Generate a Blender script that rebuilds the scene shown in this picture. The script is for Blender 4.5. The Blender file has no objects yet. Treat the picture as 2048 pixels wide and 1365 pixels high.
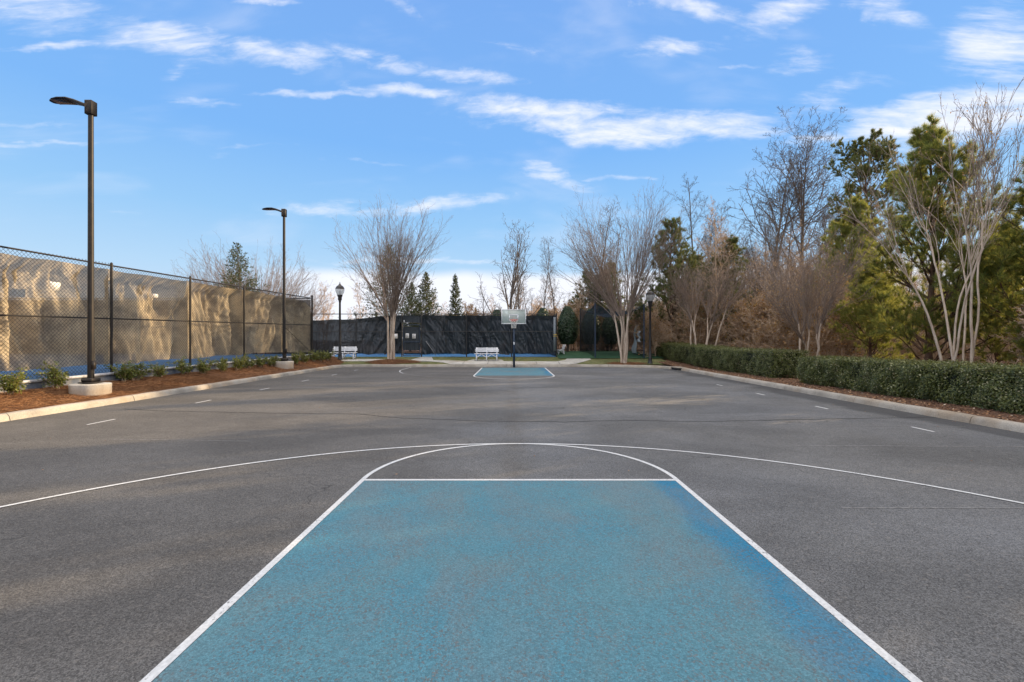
import bpy, math, random
import numpy as np
from mathutils import Vector, Matrix
R = math.radians
SC = bpy.context.scene
COL = SC.collection

# ------------------------------------------------------------------ camera, sky, sun, exposure
EYE = 1.62
FPX = 910.0            # focal length in pixels of the 2048 px photograph
HOR = 683.0
cam_d = bpy.data.cameras.new("camera"); cam = bpy.data.objects.new("camera", cam_d); COL.objects.link(cam)
cam.location = (0, 0, EYE); cam.rotation_euler = (R(90), 0, 0)
cam_d.sensor_width = 36; cam_d.lens = FPX / 2048 * 36; cam_d.clip_start = .05; cam_d.clip_end = 6000
SC.camera = cam
SUN_AZ, SUN_EL = 64.0, 17.0       # clockwise from +Y (view direction), degrees
W = bpy.data.worlds.new("World"); SC.world = W; W.use_nodes = True
SKY_STRENGTH = 0.084
SC.view_settings.view_transform = 'Standard'; SC.view_settings.look = 'None'
SC.view_settings.exposure = 0.85; SC.view_settings.gamma = 1.0
SC.view_settings.use_curve_mapping = False

def pix_dir(px, py):
    az = math.atan((px - 1024) / FPX); el = math.atan((HOR - py) / FPX * math.cos(az)); return az, el

def build_world():
    nt = W.node_tree; N = nt.nodes; L = nt.links; N.clear()
    def nd(t, **k):
        n = N.new(t)
        for a, b in k.items(): setattr(n, a, b)
        return n
    def mth(op, a, b=None, c=None, clamp=False):
        n = nd('ShaderNodeMath', operation=op); n.use_clamp = clamp
        for i, v in enumerate((a, b, c)):
            if v is None: continue
            if isinstance(v, (int, float)): n.inputs[i].default_value = v
            else: L.new(v, n.inputs[i])
        return n.outputs[0]
    def maprange(v, a, b, c, d):
        n = nd('ShaderNodeMapRange'); n.interpolation_type = 'SMOOTHSTEP'
        L.new(v, n.inputs[0])
        for i, x in enumerate((a, b, c, d)): n.inputs[i+1].default_value = x
        return n.outputs[0]
    tc = nd('ShaderNodeTexCoord'); sep = nd('ShaderNodeSeparateXYZ'); L.new(tc.outputs['Generated'], sep.inputs[0])
    az = mth('ARCTAN2', sep.outputs[0], sep.outputs[1]); el = mth('ARCSINE', sep.outputs[2])
    sky = nd('ShaderNodeTexSky', sky_type='NISHITA'); sky.sun_disc = False
    sky.sun_elevation = R(SUN_EL); sky.sun_rotation = R(SUN_AZ); sky.altitude = 200; sky.air_density = 1.0; sky.dust_density = .4; sky.ozone_density = 2.2
    # tint of this day's clear winter air
    tint = nd('ShaderNodeMix', data_type='RGBA'); tint.blend_type = 'MULTIPLY'; tint.inputs[0].default_value = 1
    L.new(sky.outputs[0], tint.inputs[6]); tint.inputs[7].default_value = (.66, .66, .66, 1)
    base = tint.outputs[2]
    # clear-air gradient, blended with the physical sky
    ramp = nd('ShaderNodeValToRGB'); L.new(maprange(el, 0.0, .75, 0, 1), ramp.inputs[0])
    ramp.inputs[0].links[0].from_node.interpolation_type = 'LINEAR'
    cr = ramp.color_ramp
    pts = [(0.0, (4.9, 5.6, 6.5)), (.19, (3.3, 4.9, 6.6)), (.33, (2.25, 4.2, 6.6)), (.52, (1.5, 3.4, 6.6)), (1.0, (1.35, 2.8, 6.1))]
    while len(cr.elements) < len(pts): cr.elements.new(.5)
    for e, (p, c) in zip(cr.elements, pts): e.position = p; e.color = (*[x/6.9 for x in c], 1)
    sc = nd('ShaderNodeMix', data_type='RGBA'); sc.blend_type = 'MULTIPLY'; sc.inputs[0].default_value = 1
    L.new(ramp.outputs[0], sc.inputs[6]); sc.inputs[7].default_value = (6.9, 6.9, 6.9, 1); sc.clamp_result = False
    mix = nd('ShaderNodeMix', data_type='RGBA'); mix.inputs[0].default_value = .93
    L.new(base, mix.inputs[6]); L.new(sc.outputs[2], mix.inputs[7])
    # cirrus
    comb = nd('ShaderNodeCombineXYZ'); L.new(az, comb.inputs[0]); L.new(el, comb.inputs[1])
    flat = nd('ShaderNodeCombineXYZ'); L.new(az, flat.inputs[0]); L.new(mth('DIVIDE', el, mth('MAXIMUM', mth('COSINE', az), .45)), flat.inputs[1])
    def noise(scale, sx, sy, rot, detail, rough, dist, off=0):
        mp = nd('ShaderNodeMapping'); L.new(flat.outputs[0], mp.inputs[0]); mp.inputs['Scale'].default_value = (sx, sy, 1)
        mp.inputs['Rotation'].default_value = (0, 0, R(rot)); mp.inputs['Location'].default_value = (off, off*.7, 0)
        n = nd('ShaderNodeTexNoise'); L.new(mp.outputs[0], n.inputs['Vector']); n.inputs['Scale'].default_value = scale
        n.inputs['Detail'].default_value = detail; n.inputs['Roughness'].default_value = rough; n.inputs['Distortion'].default_value = dist
        return n.outputs[0]
    n1 = noise(5.0, 1, 4.0, 4, 9, .62, .9)
    n2 = noise(20, 1, 3.2, -9, 6, .62, .5, 3)
    n3 = noise(3.0, 1.2, 3.4, 0, 3, .5, .3, 9)
    blobs = [(1100, 226, 200, 26, 3, 1.1), (1240, 256, 300, 30, 1, 1.25), (1440, 266, 140, 14, 1, .95), (1640, 285, 100, 14, -4, .8), (1900, 238, 280, 40, -7, 1.45), (1985, 95, 120, 90, -35, .95),
             (1640, 200, 110, 30, -30, .65), (1720, 170, 100, 14, 5, .45),
             (1370, 12, 120, 26, 10, 1.2), (1560, 30, 120, 34, -15, .9), (1780, 18, 90, 30, 20, .95), (130, 30, 230, 42, 7, .8), (340, 78, 180, 36, 7, .9), (60, 10, 150, 20, 5, .6),
             (560, 112, 120, 22, 8, 1.0), (780, 130, 130, 18, 8, .7), (930, 152, 120, 14, 6, .95), (790, 180, 110, 12, 3, 1.1), (620, 183, 120, 7, 0, .9), (90, 86, 170, 9, 4, .9), (410, 202, 80, 12, 2, .75), (540, 5, 80, 10, 0, .8), (800, 14, 40, 16, 20, .6),
             (640, 418, 110, 16, -4, .85), (860, 412, 200, 14, -6, .85), (250, 433, 60, 9, 0, .6), (1110, 352, 90, 18, 14, .85), (1240, 358, 90, 5, 2, .6),
             (1350, 95, 130, 20, -4, .6), (1600, 130, 80, 26, 10, .55), (80, 288, 180, 6, 2, .7), (520, 290, 130, 5, 0, .5), (80, 250, 130, 6, 0, .5), (740, 325, 110, 5, 2, .5),
             (1480, 130, 60, 6, 0, .6), (360, 140, 50, 14, -15, .6), (1040, 95, 110, 14, 8, .45), (850, 525, 260, 6, 0, .7), (430, 305, 60, 10, 0, .4)]
    wn = nd('ShaderNodeTexNoise'); L.new(comb.outputs[0], wn.inputs['Vector']); wn.inputs['Scale'].default_value = 9; wn.inputs['Detail'].default_value = 5
    wv = nd('ShaderNodeVectorMath', operation='SUBTRACT'); L.new(wn.outputs[1], wv.inputs[0]); wv.inputs[1].default_value = (.5, .5, .5)
    wm = nd('ShaderNodeVectorMath', operation='MULTIPLY_ADD'); L.new(wv.outputs[0], wm.inputs[0]); wm.inputs[1].default_value = (.16, .040, 0); L.new(comb.outputs[0], wm.inputs[2])
    acc = None
    for (x, y, w, h, rot, s) in blobs:
        a, e = pix_dir(x, y); a0, _ = pix_dir(x-w, y); a1, _ = pix_dir(x+w, y); _, e0 = pix_dir(x, y+h); _, e1 = pix_dir(x, y-h)
        mp = nd('ShaderNodeMapping'); mp.vector_type = 'TEXTURE'; L.new(wm.outputs[0], mp.inputs[0])
        al, el_ = pix_dir(x-12, y); ar, er_ = pix_dir(x+12, y)      # slope of the local horizontal in azimuth and elevation
        mp.inputs['Location'].default_value = (a, e, 0); mp.inputs['Rotation'].default_value = (0, 0, R(-rot) + math.atan2(er_-el_, ar-al))
        mp.inputs['Scale'].default_value = ((a1-a0)/2, (e1-e0)/2*1.2, 1)
        ln = nd('ShaderNodeVectorMath', operation='LENGTH'); L.new(mp.outputs[0], ln.inputs[0])
        v = maprange(ln.outputs['Value'], 1.7, 0.0, 0, s)
        acc = v if acc is None else mth('MAXIMUM', acc, v)
    tex = mth('ADD', mth('MULTIPLY', n1, .68), mth('MULTIPLY', n2, .42))
    # bright unseen cloud added behind and above the camera to lift ambient light
    back = mth('MULTIPLY', maprange(mth('ABSOLUTE', az), 1.15, 1.75, 0, 1), .38)
    high = mth('MULTIPLY', maprange(el, .70, 1.0, 0, 1), .9)
    over = mth('MULTIPLY', mth('MAXIMUM', back, high), mth('ADD', mth('MULTIPLY', n1, .9), .5), clamp=True)
    acc2 = acc
    cov = mth('ADD', mth('MULTIPLY', acc2, .55), mth('MULTIPLY', tex, 1.5))
    cloud = mth('MULTIPLY', maprange(cov, .93, 1.72, 0, 1), maprange(acc2, 0.0, .5, 0, 1))
    veil = mth('MULTIPLY', maprange(mth('ADD', n3, mth('MULTIPLY', n1, .4)), .70, 1.05, 0, .22), 1)
    # pale bank of cloud low over the horizon
    eb = mth('ADD', el, mth('MULTIPLY', mth('SUBTRACT', n3, .5), .035))
    bank = mth('MULTIPLY', maprange(eb, .155, .128, 0, 1), maprange(az, -.56, -.36, 0, 1))
    c_all = mth('MAXIMUM', mth('MAXIMUM', cloud, veil), mth('MULTIPLY', bank, .93), clamp=True)
    m2 = nd('ShaderNodeMix', data_type='RGBA'); L.new(c_all, m2.inputs[0]); L.new(mix.outputs[2], m2.inputs[6]); m2.inputs[7].default_value = (6.6, 6.75, 7.3, 1)
    # warm glow of the low sun in the bank round its own direction
    sv = Vector((math.sin(R(SUN_AZ))*math.cos(R(SUN_EL)), math.cos(R(SUN_AZ))*math.cos(R(SUN_EL)), math.sin(R(SUN_EL))))
    dt = nd('ShaderNodeVectorMath', operation='DOT_PRODUCT'); L.new(tc.outputs['Generated'], dt.inputs[0]); dt.inputs[1].default_value = sv
    m25 = nd('ShaderNodeMix', data_type='RGBA'); L.new(over, m25.inputs[0]); L.new(m2.outputs[2], m25.inputs[6]); m25.inputs[7].default_value = (19.5, 17.6, 15.4, 1)
    glow = maprange(dt.outputs['Value'], .965, 1.0, 0, 1)
    m3 = nd('ShaderNodeMix', data_type='RGBA'); L.new(mth('MULTIPLY', glow, .3), m3.inputs[0]); L.new(m25.outputs[2], m3.inputs[6]); m3.inputs[7].default_value = (30, 25, 19, 1)
    bg = nd('ShaderNodeBackground'); L.new(m3.outputs[2], bg.inputs[0]); bg.inputs[1].default_value = SKY_STRENGTH
    out = nd('ShaderNodeOutputWorld'); L.new(bg.outputs[0], out.inputs[0])
build_world()
sun_d = bpy.data.lights.new("sun", 'SUN'); sun = bpy.data.objects.new("sun", sun_d); COL.objects.link(sun)
sun_d.energy = 5.0; sun_d.angle = R(.6); sun_d.color = (1, .73, .42)
sun.rotation_euler = Vector((-math.sin(R(SUN_AZ))*math.cos(R(SUN_EL)), -math.cos(R(SUN_AZ))*math.cos(R(SUN_EL)), -math.sin(R(SUN_EL)))).to_track_quat('-Z', 'Y').to_euler()

# ------------------------------------------------------------------ helpers
def tag(o, label=None, cat=None, group=None, kind=None):
    if label: o['label'] = label
    if cat: o['category'] = cat
    if group: o['group'] = group
    if kind: o['kind'] = kind
    return o

def link(name, me, parent=None, loc=None):
    o = bpy.data.objects.new(name, me); COL.objects.link(o)
    if parent: o.parent = parent
    if loc: o.location = loc
    return o

def empty(name, loc=(0, 0, 0), rz=0, scale=1.0):
    loc = tuple(loc)
    o = bpy.data.objects.new(name, None); COL.objects.link(o); o.location = loc; o.rotation_euler = (0, 0, rz)
    o.scale = (scale,)*3; o.empty_display_size = .2
    return o

def mesh_np(name, V, F, mats, idx=None, smooth=False):
    """V (n,3); F list of (k,m) int arrays, one per polygon size"""
    V = np.asarray(V, dtype=np.float32); F = [np.asarray(f, dtype=np.int32) for f in F if len(f)]
    me = bpy.data.meshes.new(name); me.vertices.add(len(V)); me.vertices.foreach_set('co', V.ravel())
    nl = sum(f.size for f in F); npoly = sum(len(f) for f in F)
    me.loops.add(nl); me.polygons.add(npoly)
    me.loops.foreach_set('vertex_index', np.concatenate([f.ravel() for f in F]))
    tot = np.concatenate([np.full(len(f), f.shape[1]) for f in F]); st = np.concatenate([[0], np.cumsum(tot)[:-1]])
    me.polygons.foreach_set('loop_start', st.astype(np.int32)); me.polygons.foreach_set('loop_total', tot.astype(np.int32))
    if idx is not None: me.polygons.foreach_set('material_index', np.asarray(idx, dtype=np.int32))
    if smooth: me.polygons.foreach_set('use_smooth', np.ones(npoly, dtype=bool))
    for m in (mats if isinstance(mats, (list, tuple)) else [mats]): me.materials.append(m)
    me.update(calc_edges=True); me.validate()
    return me

class MB:
    """collects boxes, prisms, tubes and lathes, builds one mesh object"""
    def __init__(s): s.V = []; s.F = {}; s.n = 0
    def add(s, V, F):
        V = np.asarray(V, float); s.V.append(V)
        for f in F:
            s.F.setdefault(len(f), []).append([i + s.n for i in f])
        s.n += len(V); return s
    def box(s, c, d, rz=0, rx=0, ry=0, bev=0):
        x, y, z = [k/2 for k in d]
        b = min(bev, x*.49, y*.49, z*.49)
        if b <= 0:
            P = [(-x,-y,-z),(x,-y,-z),(x,y,-z),(-x,y,-z),(-x,-y,z),(x,-y,z),(x,y,z),(-x,y,z)]
            F = [(0,3,2,1),(4,5,6,7),(0,1,5,4),(1,2,6,5),(2,3,7,6),(3,0,4,7)]
        else:
            P = []; 
            for sz in (-1, 1):
                for (sx, sy) in ((-1,-1),(1,-1),(1,1),(-1,1)):
                    P += [(sx*(x-b), sy*(y-b), sz*z), (sx*x, sy*(y-b), sz*(z-b)), (sx*(x-b), sy*y, sz*(z-b))]
            F = [(0,9,6,3),(12,15,18,21)]
            # side faces
            def v(c, k, t): return t*12 + c*3 + k
            F += [(v(0,2,0),v(1,2,0),v(1,2,1),v(0,2,1)), (v(1,1,0),v(2,1,0),v(2,1,1),v(1,1,1)), (v(2,2,0),v(3,2,0),v(3,2,1),v(2,2,1)), (v(3,1,0),v(0,1,0),v(0,1,1),v(3,1,1))]
            for q in range(4):
                d2 = (q+1) % 4; k = 2 if q in (0, 2) else 1
                F.append((v(q,0,0), v(d2,0,0), v(d2,k,0), v(q,k,0))); F.append((v(q,0,1), v(q,k,1), v(d2,k,1), v(d2,0,1)))
                F.append((v(q,1,0), v(q,1,1), v(q,2,1), v(q,2,0)))
                F.append((v(q,0,0), v(q,1,0), v(q,2,0))); F.append((v(q,0,1), v(q,2,1), v(q,1,1)))
        M = Matrix.Rotation(rz, 3, 'Z') @ Matrix.Rotation(ry, 3, 'Y') @ Matrix.Rotation(rx, 3, 'X')
        P = [tuple(M @ Vector(p) + Vector(c)) for p in P]
        return s.add(P, F)
    def bar(s, a, b, w, h=None, bev=0):
        """box beam from a to b, w across (horizontal), h the other way"""
        a = Vector(a); b = Vector(b); d = b-a; L = d.length; h = h or w
        z = d.normalized(); up = Vector((0,0,1)) if abs(z.z) < .95 else Vector((0,1,0))
        x = up.cross(z).normalized(); y = z.cross(x)
        P = []
        for t in (a, b):
            for (i, j) in ((-1,-1),(1,-1),(1,1),(-1,1)): P.append(tuple(t + x*i*w/2 + y*j*h/2))
        return s.add(P, [(0,3,2,1),(4,5,6,7),(0,1,5,4),(1,2,6,5),(2,3,7,6),(3,0,4,7)])
    def tube(s, pts, rad, n=8, cap=True):
        pts = [Vector(p) for p in pts]
        if not hasattr(rad, '__len__'): rad = [rad]*len(pts)
        V = []; F = []; ref = None
        for i, p in enumerate(pts):
            t = (pts[min(i+1, len(pts)-1)] - pts[max(i-1, 0)]).normalized()
            if ref is None:
                ref = Vector((0,0,1)) if abs(t.z) < .9 else Vector((1,0,0))
            x = (ref - t*ref.dot(t)).normalized(); ref = x; y = t.cross(x)
            for k in range(n):
                a = 2*math.pi*k/n; V.append(tuple(p + (x*math.cos(a) + y*math.sin(a))*rad[i]))
        for i in range(len(pts)-1):
            for k in range(n):
                k2 = (k+1) % n; F.append((i*n+k, i*n+k2, (i+1)*n+k2, (i+1)*n+k))
        if cap: F.append(tuple(reversed(range(n)))); F.append(tuple((len(pts)-1)*n+k for k in range(n)))
        return s.add(V, F)
    def lathe(s, prof, c=(0,0,0), n=16, sx=1, sy=1, ribs=0):
        V = []; F = []
        for (r, z) in prof:
            for k in range(n):
                a = 2*math.pi*k/n; q = r*(1 + (ribs if k % 2 else 0))
                V.append((c[0]+q*math.cos(a)*sx, c[1]+q*math.sin(a)*sy, c[2]+z))
        for i in range(len(prof)-1):
            for k in range(n):
                k2 = (k+1) % n; F.append((i*n+k, i*n+k2, (i+1)*n+k2, (i+1)*n+k))
        F.append(tuple(reversed(range(n)))); F.append(tuple((len(prof)-1)*n+k for k in range(n)))
        return s.add(V, F)
    def build(s, name, mat, parent=None, smooth=False, loc=None):
        V = np.concatenate(s.V)
        me = mesh_np(name, V, [np.array(f) for f in s.F.values()], mat, smooth=smooth)
        if smooth:
            try: me.set_sharp_from_angle(angle=R(38))
            except Exception: pass
        return link(name, me, parent, loc)

# ------------------------------------------------------------------ materials
def mat(name, color, rough=.8, spec=.3, metal=0, build=None, trans=None):
    m = bpy.data.materials.new(name); m.use_nodes = True; nt = m.node_tree
    b = nt.nodes['Principled BSDF']; b.inputs['Base Color'].default_value = (*color, 1)
    b.inputs['Roughness'].default_value = rough; b.inputs['Specular IOR Level'].default_value = spec; b.inputs['Metallic'].default_value = metal
    if build: build(NT(nt), b)
    return m

class NT:
    def __init__(s, nt): s.nt = nt; s.N = nt.nodes; s.L = nt.links; s.out = nt.nodes['Material Output']
    def nd(s, t, **k):
        n = s.N.new(t)
        for a, b in k.items(): setattr(n, a, b)
        return n
    def pos(s):
        return s.nd('ShaderNodeNewGeometry').outputs['Position']
    def objc(s): return s.nd('ShaderNodeTexCoord').outputs['Object']
    def island(s): return s.nd('ShaderNodeNewGeometry').outputs['Random Per Island']
    def orand(s): return s.nd('ShaderNodeObjectInfo').outputs['Random']
    def noise(s, vec, scale, detail=4, rough=.55, dist=0, sc=None, out=0):
        if sc:
            mp = s.nd('ShaderNodeMapping'); s.L.new(vec, mp.inputs[0]); mp.inputs['Scale'].default_value = sc; vec = mp.outputs[0]
        n = s.nd('ShaderNodeTexNoise'); s.L.new(vec, n.inputs['Vector']); n.inputs['Scale'].default_value = scale
        n.inputs['Detail'].default_value = detail; n.inputs['Roughness'].default_value = rough; n.inputs['Distortion'].default_value = dist
        return n.outputs[out]
    def voro(s, vec, scale, feature='F1', out='Distance', rnd=1):
        n = s.nd('ShaderNodeTexVoronoi'); n.feature = feature; s.L.new(vec, n.inputs['Vector']); n.inputs['Scale'].default_value = scale
        n.inputs['Randomness'].default_value = rnd
        return n.outputs[out]
    def m(s, op, a, b=None, c=None, clamp=False):
        n = s.nd('ShaderNodeMath', operation=op); n.use_clamp = clamp
        for i, v in enumerate((a, b, c)):
            if v is None: continue
            if isinstance(v, (int, float)): n.inputs[i].default_value = v
            else: s.L.new(v, n.inputs[i])
        return n.outputs[0]
    def mr(s, v, a, b, c=0, d=1, smooth=True):
        n = s.nd('ShaderNodeMapRange')
        if smooth: n.interpolation_type = 'SMOOTHSTEP'
        s.L.new(v, n.inputs[0])
        for i, x in enumerate((a, b, c, d)): n.inputs[i+1].default_value = x
        return n.outputs[0]
    def mix(s, f, a, b, mode='MIX'):
        n = s.nd('ShaderNodeMix', data_type='RGBA'); n.blend_type = mode
        for i, v in ((0, f), (6, a), (7, b)):
            if isinstance(v, (int, float)): n.inputs[i].default_value = v
            elif isinstance(v, tuple): n.inputs[i].default_value = (*v, 1)
            else: s.L.new(v, n.inputs[i])
        return n.outputs[2]
    def ramp(s, v, stops):
        n = s.nd('ShaderNodeValToRGB'); s.L.new(v, n.inputs[0]); cr = n.color_ramp
        while len(cr.elements) < len(stops): cr.elements.new(.5)
        for e, (p, c) in zip(cr.elements, stops): e.position = p; e.color = (*c, 1)
        return n.outputs[0]
    def bump(s, h, strength=.3, dist=.01):
        n = s.nd('ShaderNodeBump'); s.L.new(h, n.inputs['Height']); n.inputs['Strength'].default_value = strength; n.inputs['Distance'].default_value = dist
        return n.outputs[0]
    def sepxyz(s, v):
        n = s.nd('ShaderNodeSeparateXYZ'); s.L.new(v, n.inputs[0]); return n.outputs
    def setc(s, b, c): s.L.new(c, b.inputs['Base Color'])
    def setn(s, b, n): s.L.new(n, b.inputs['Normal'])

def asphalt_color(n, p, S):
    """aggregate, patching and stains of the old asphalt"""
    fine = n.voro(p, 130, out='Color'); fv = n.sepxyz(fine)
    g = n.mr(fv[0], .0, 1, .50, 1.50, False)
    g = n.m('MULTIPLY', g, n.mr(n.noise(p, 190, 3, .7), .3, .7, .62, 1.40))
    chips = n.mr(n.sepxyz(n.voro(p, 42, out='Color'))[1], .93, .97, 0, 1)
    med = n.mr(n.noise(p, 5, 5, .6), .3, .7, .95, 1.05)
    big = n.mr(n.noise(p, .33, 4, .6, .6, sc=(1, 1.7, 1)), .32, .68, .80, 1.16)
    v = n.m('MULTIPLY', n.m('MULTIPLY', g, med), big)
    c = n.mix(n.mr(n.noise(p, .22, 3, .5), .35, .65), (.106, .106, .106), (.114, .118, .125))
    # darker and warmer on the left side; paving joint down the middle
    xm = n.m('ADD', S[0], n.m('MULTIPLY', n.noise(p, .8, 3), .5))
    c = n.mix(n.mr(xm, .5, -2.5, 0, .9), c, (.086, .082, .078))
    c = n.mix(1.0, c, v, 'MULTIPLY')
    joint = n.m('MULTIPLY', n.mr(n.m('ABSOLUTE', n.m('ADD', n.m('SUBTRACT', S[0], .02), n.m('MULTIPLY', n.m('SUBTRACT', n.noise(p, 2.0, 3), .5), .25))), .34, .0, 0, 1), n.mr(n.noise(p, 1.1, 4), .35, .6, .1, .55))
    c = n.mix(joint, c, n.mix(1.0, (.088, .082, .074), v, 'MULTIPLY'))
    c = n.mix(n.m('MULTIPLY', chips, .18), c, (.24, .22, .20))
    # dark damp stain along the right gutter
    e = n.m('SUBTRACT', 8.95, S[0]); w = n.m('MULTIPLY', n.m('ADD', n.noise(p, .55, 4, .65, .5, sc=(1, .5, 1)), -.25), 2.6)
    st = n.m('MULTIPLY', n.mr(n.m('SUBTRACT', e, w), .35, -.25, 0, 1), .62)
    c = n.mix(st, c, (.030, .031, .034))
    # blotches of old oil
    blot = n.mr(n.noise(p, .9, 6, .68, 1.2), .66, .74, 0, .38)
    c = n.mix(n.m('MULTIPLY', blot, n.mr(S[0], 0.5, 2.5, .15, 1)), c, (.04, .04, .045))
    # hairline map cracks
    d = n.noise(p, 2.4, 3, .5, out=1)
    vv = n.nd('ShaderNodeVectorMath', operation='MULTIPLY_ADD'); n.L.new(d, vv.inputs[0]); vv.inputs[1].default_value = (.6, .6, .6); n.L.new(p, vv.inputs[2])
    cr = n.voro(vv.outputs[0], .42, 'DISTANCE_TO_EDGE')
    cm = n.m('MULTIPLY', n.mr(cr, .006, .0, 0, 1), n.mr(n.noise(p, .5, 3), .52, .62, 0, .7))
    c = n.mix(cm, c, (.03, .03, .03))
    return c, v

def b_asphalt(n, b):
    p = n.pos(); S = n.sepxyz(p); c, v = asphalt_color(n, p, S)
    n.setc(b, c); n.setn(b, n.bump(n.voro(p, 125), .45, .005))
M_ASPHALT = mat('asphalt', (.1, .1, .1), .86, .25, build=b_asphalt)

def b_blue(n, b):
    p = n.pos(); S = n.sepxyz(p); c, v = asphalt_color(n, p, S)
    agg = n.sepxyz(n.voro(p, 95, out='Color'))
    tone = n.mr(n.noise(p, .7, 4, .6, .4), .35, .65, 0, 1)
    col = n.mix(tone, (.075, .182, .226), (.058, .180, .242))
    # fresher coat along the right edge and in brush swathes
    sw = n.noise(p, 1.6, 4, .6, .3, sc=(1, .35, 1))
    fresh = n.m('MAXIMUM', n.mr(n.m('ADD', S[0], n.m('MULTIPLY', sw, .55)), 1.75, 2.02, 0, .9), n.mr(n.noise(p, .45, 5, .6, .6), .58, .72, 0, .18))
    col = n.mix(fresh, col, (.014, .150, .27))
    dirt = n.mr(n.noise(p, 1.1, 6, .65, .5, sc=(1, .6, 1)), .42, .66, 0, .5)
    col = n.mix(dirt, col, (.13, .158, .17))
    col = n.mix(1.0, col, n.mr(n.noise(p, 130, 3, .7), .3, .7, .76, 1.2), 'MULTIPLY')
    col = n.mix(1.0, col, n.mr(agg[0], 0, 1, .78, 1.18, False), 'MULTIPLY')
    # chipped paint
    wear = n.m('ADD', n.m('MULTIPLY', agg[1], .62), n.m('MULTIPLY', n.noise(p, 2.2, 5, .65, .4), .55))
    wm = n.mr(wear, .76, .86, 0, .75)
    wm2 = n.m('MULTIPLY', n.mr(n.noise(p, 17, 5, .7, 1.0, sc=(1, 2.2, 1)), .62, .67, 0, .9), n.mr(n.noise(p, 1.2, 3), .38, .55))
    c = n.mix(n.m('MAXIMUM', wm, wm2), col, n.mix(.35, c, (.085, .10, .11)))
    n.setc(b, c); n.setn(b, n.bump(n.voro(p, 95), .5, .005))
M_BLUE = mat('blue_lane_paint', (.06, .24, .36), .72, .3, build=b_blue)

def b_line(n, b):
    p = n.pos(); agg = n.sepxyz(n.voro(p, 95, out='Color'))
    wear = n.m('ADD', n.m('MULTIPLY', agg[1], .5), n.m('MULTIPLY', n.noise(p, 3.5, 5, .65), .6))
    c = n.mix(n.mr(wear, .78, .86, 0, .8), n.mix(1.0, (.54, .555, .565), n.mr(n.noise(p, 40, 4), .3, .7, .84, 1.08), 'MULTIPLY'), (.13, .13, .13))
    n.setc(b, c); n.setn(b, n.bump(n.voro(p, 95), .4, .004))
M_LINE = mat('white_line_paint', (.7, .7, .7), .7, build=b_line)
def b_faint(n, b):
    p = n.pos(); wear = n.noise(p, 14, 5, .7)
    n.setc(b, n.mix(n.mr(wear, .42, .6, 0, 1), (.20, .20, .20), (.12, .12, .12)))
M_FAINT = mat('worn_line_paint', (.2, .2, .2), .8, build=b_faint)
M_CRACK = mat('crack', (.022, .022, .024), .95)

def b_conc(n, b, base=(.36, .335, .295)):
    p = n.pos()
    c = n.mix(n.mr(n.noise(p, 1.7, 5, .65), .35, .7), base, tuple(x*.66 for x in base))
    c = n.mix(n.mr(n.noise(p, .6, 4, .6), .5, .7, 0, .6), c, (.27, .20, .13))
    c = n.mix(1.0, c, n.mr(n.noise(p, 60, 4, .7), .3, .7, .8, 1.2), 'MULTIPLY')
    c = n.mix(n.mr(n.noise(p, 8, 4, .7), .62, .72, 0, .5), c, (.10, .09, .08))
    n.setc(b, c); n.setn(b, n.bump(n.noise(p, 70, 5, .7), .35, .008))
M_CONC = mat('kerb_concrete', (.35, .33, .3), .9, build=b_conc)
M_WALK = mat('pavement_concrete', (.4, .4, .38), .9, build=lambda n, b: b_conc(n, b, (.44, .43, .40)))
def b_base(n, b):
    p = n.objc()
    c = n.mix(n.mr(n.noise(p, 3, 5, .6, sc=(1, 1, .35)), .35, .7), (.50, .48, .44), (.33, .31, .28))
    c = n.mix(n.mr(n.sepxyz(p)[2], .0, -.2, 0, .55), c, (.30, .22, .15))
    n.setc(b, n.mix(1.0, c, n.mr(n.noise(p, 50, 4, .7), .3, .7, .85, 1.12), 'MULTIPLY')); n.setn(b, n.bump(n.noise(p, 30, 5, .7), .3, .01))
M_BASE = mat('lamp_footing_concrete', (.5, .48, .44), .9, build=b_base)

def b_straw(n, b):
    p = n.pos()
    c = n.ramp(n.noise(p, 9, 6, .7, 1.5), [(.25, (.035, .018, .011)), (.5, (.16, .073, .033)), (.75, (.32, .15, .062))])
    c = n.mix(n.mr(n.noise(p, .8, 4), .4, .7, 0, .6), c, (.12, .06, .035))
    n.setc(b, c); n.setn(b, n.bump(n.noise(p, 45, 6, .8, 2), .9, .03))
M_STRAWBED = mat('pine_straw_bed', (.2, .1, .05), .95, build=b_straw)
M_STRAW = mat('pine_straw', (.3, .14, .06), .9, build=lambda n, b: n.setc(b, n.ramp(n.island(), [(0, (.06, .028, .015)), (.5, (.20, .092, .040)), (1, (.38, .21, .10))])))
def b_floor(n, b):
    p = n.pos()
    c = n.ramp(n.noise(p, 6, 7, .75, 1.0), [(.25, (.035, .022, .016)), (.5, (.12, .065, .04)), (.72, (.23, .13, .08))])
    n.setc(b, c); n.setn(b, n.bump(n.noise(p, 30, 6, .8, 1), .9, .03))
M_FLOOR = mat('leaf_litter_ground', (.12, .07, .04), .95, build=b_floor)
M_LITTER = mat('dead_leaves', (.2, .1, .05), .85, build=lambda n, b: n.setc(b, n.ramp(n.island(), [(0, (.06, .03, .02)), (.5, (.22, .11, .055)), (.9, (.36, .22, .12)), (1, (.5, .42, .33))])))
def b_grass(n, b):
    p = n.pos()
    c = n.ramp(n.noise(p, 3.5, 6, .7), [(.3, (.06, .085, .03)), (.5, (.12, .13, .05)), (.7, (.24, .20, .10))])
    n.setc(b, c); n.setn(b, n.bump(n.noise(p, 60, 5, .8), .8, .02))
M_GRASSB = mat('grass_ground', (.1, .12, .05), .95, build=b_grass)
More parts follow.
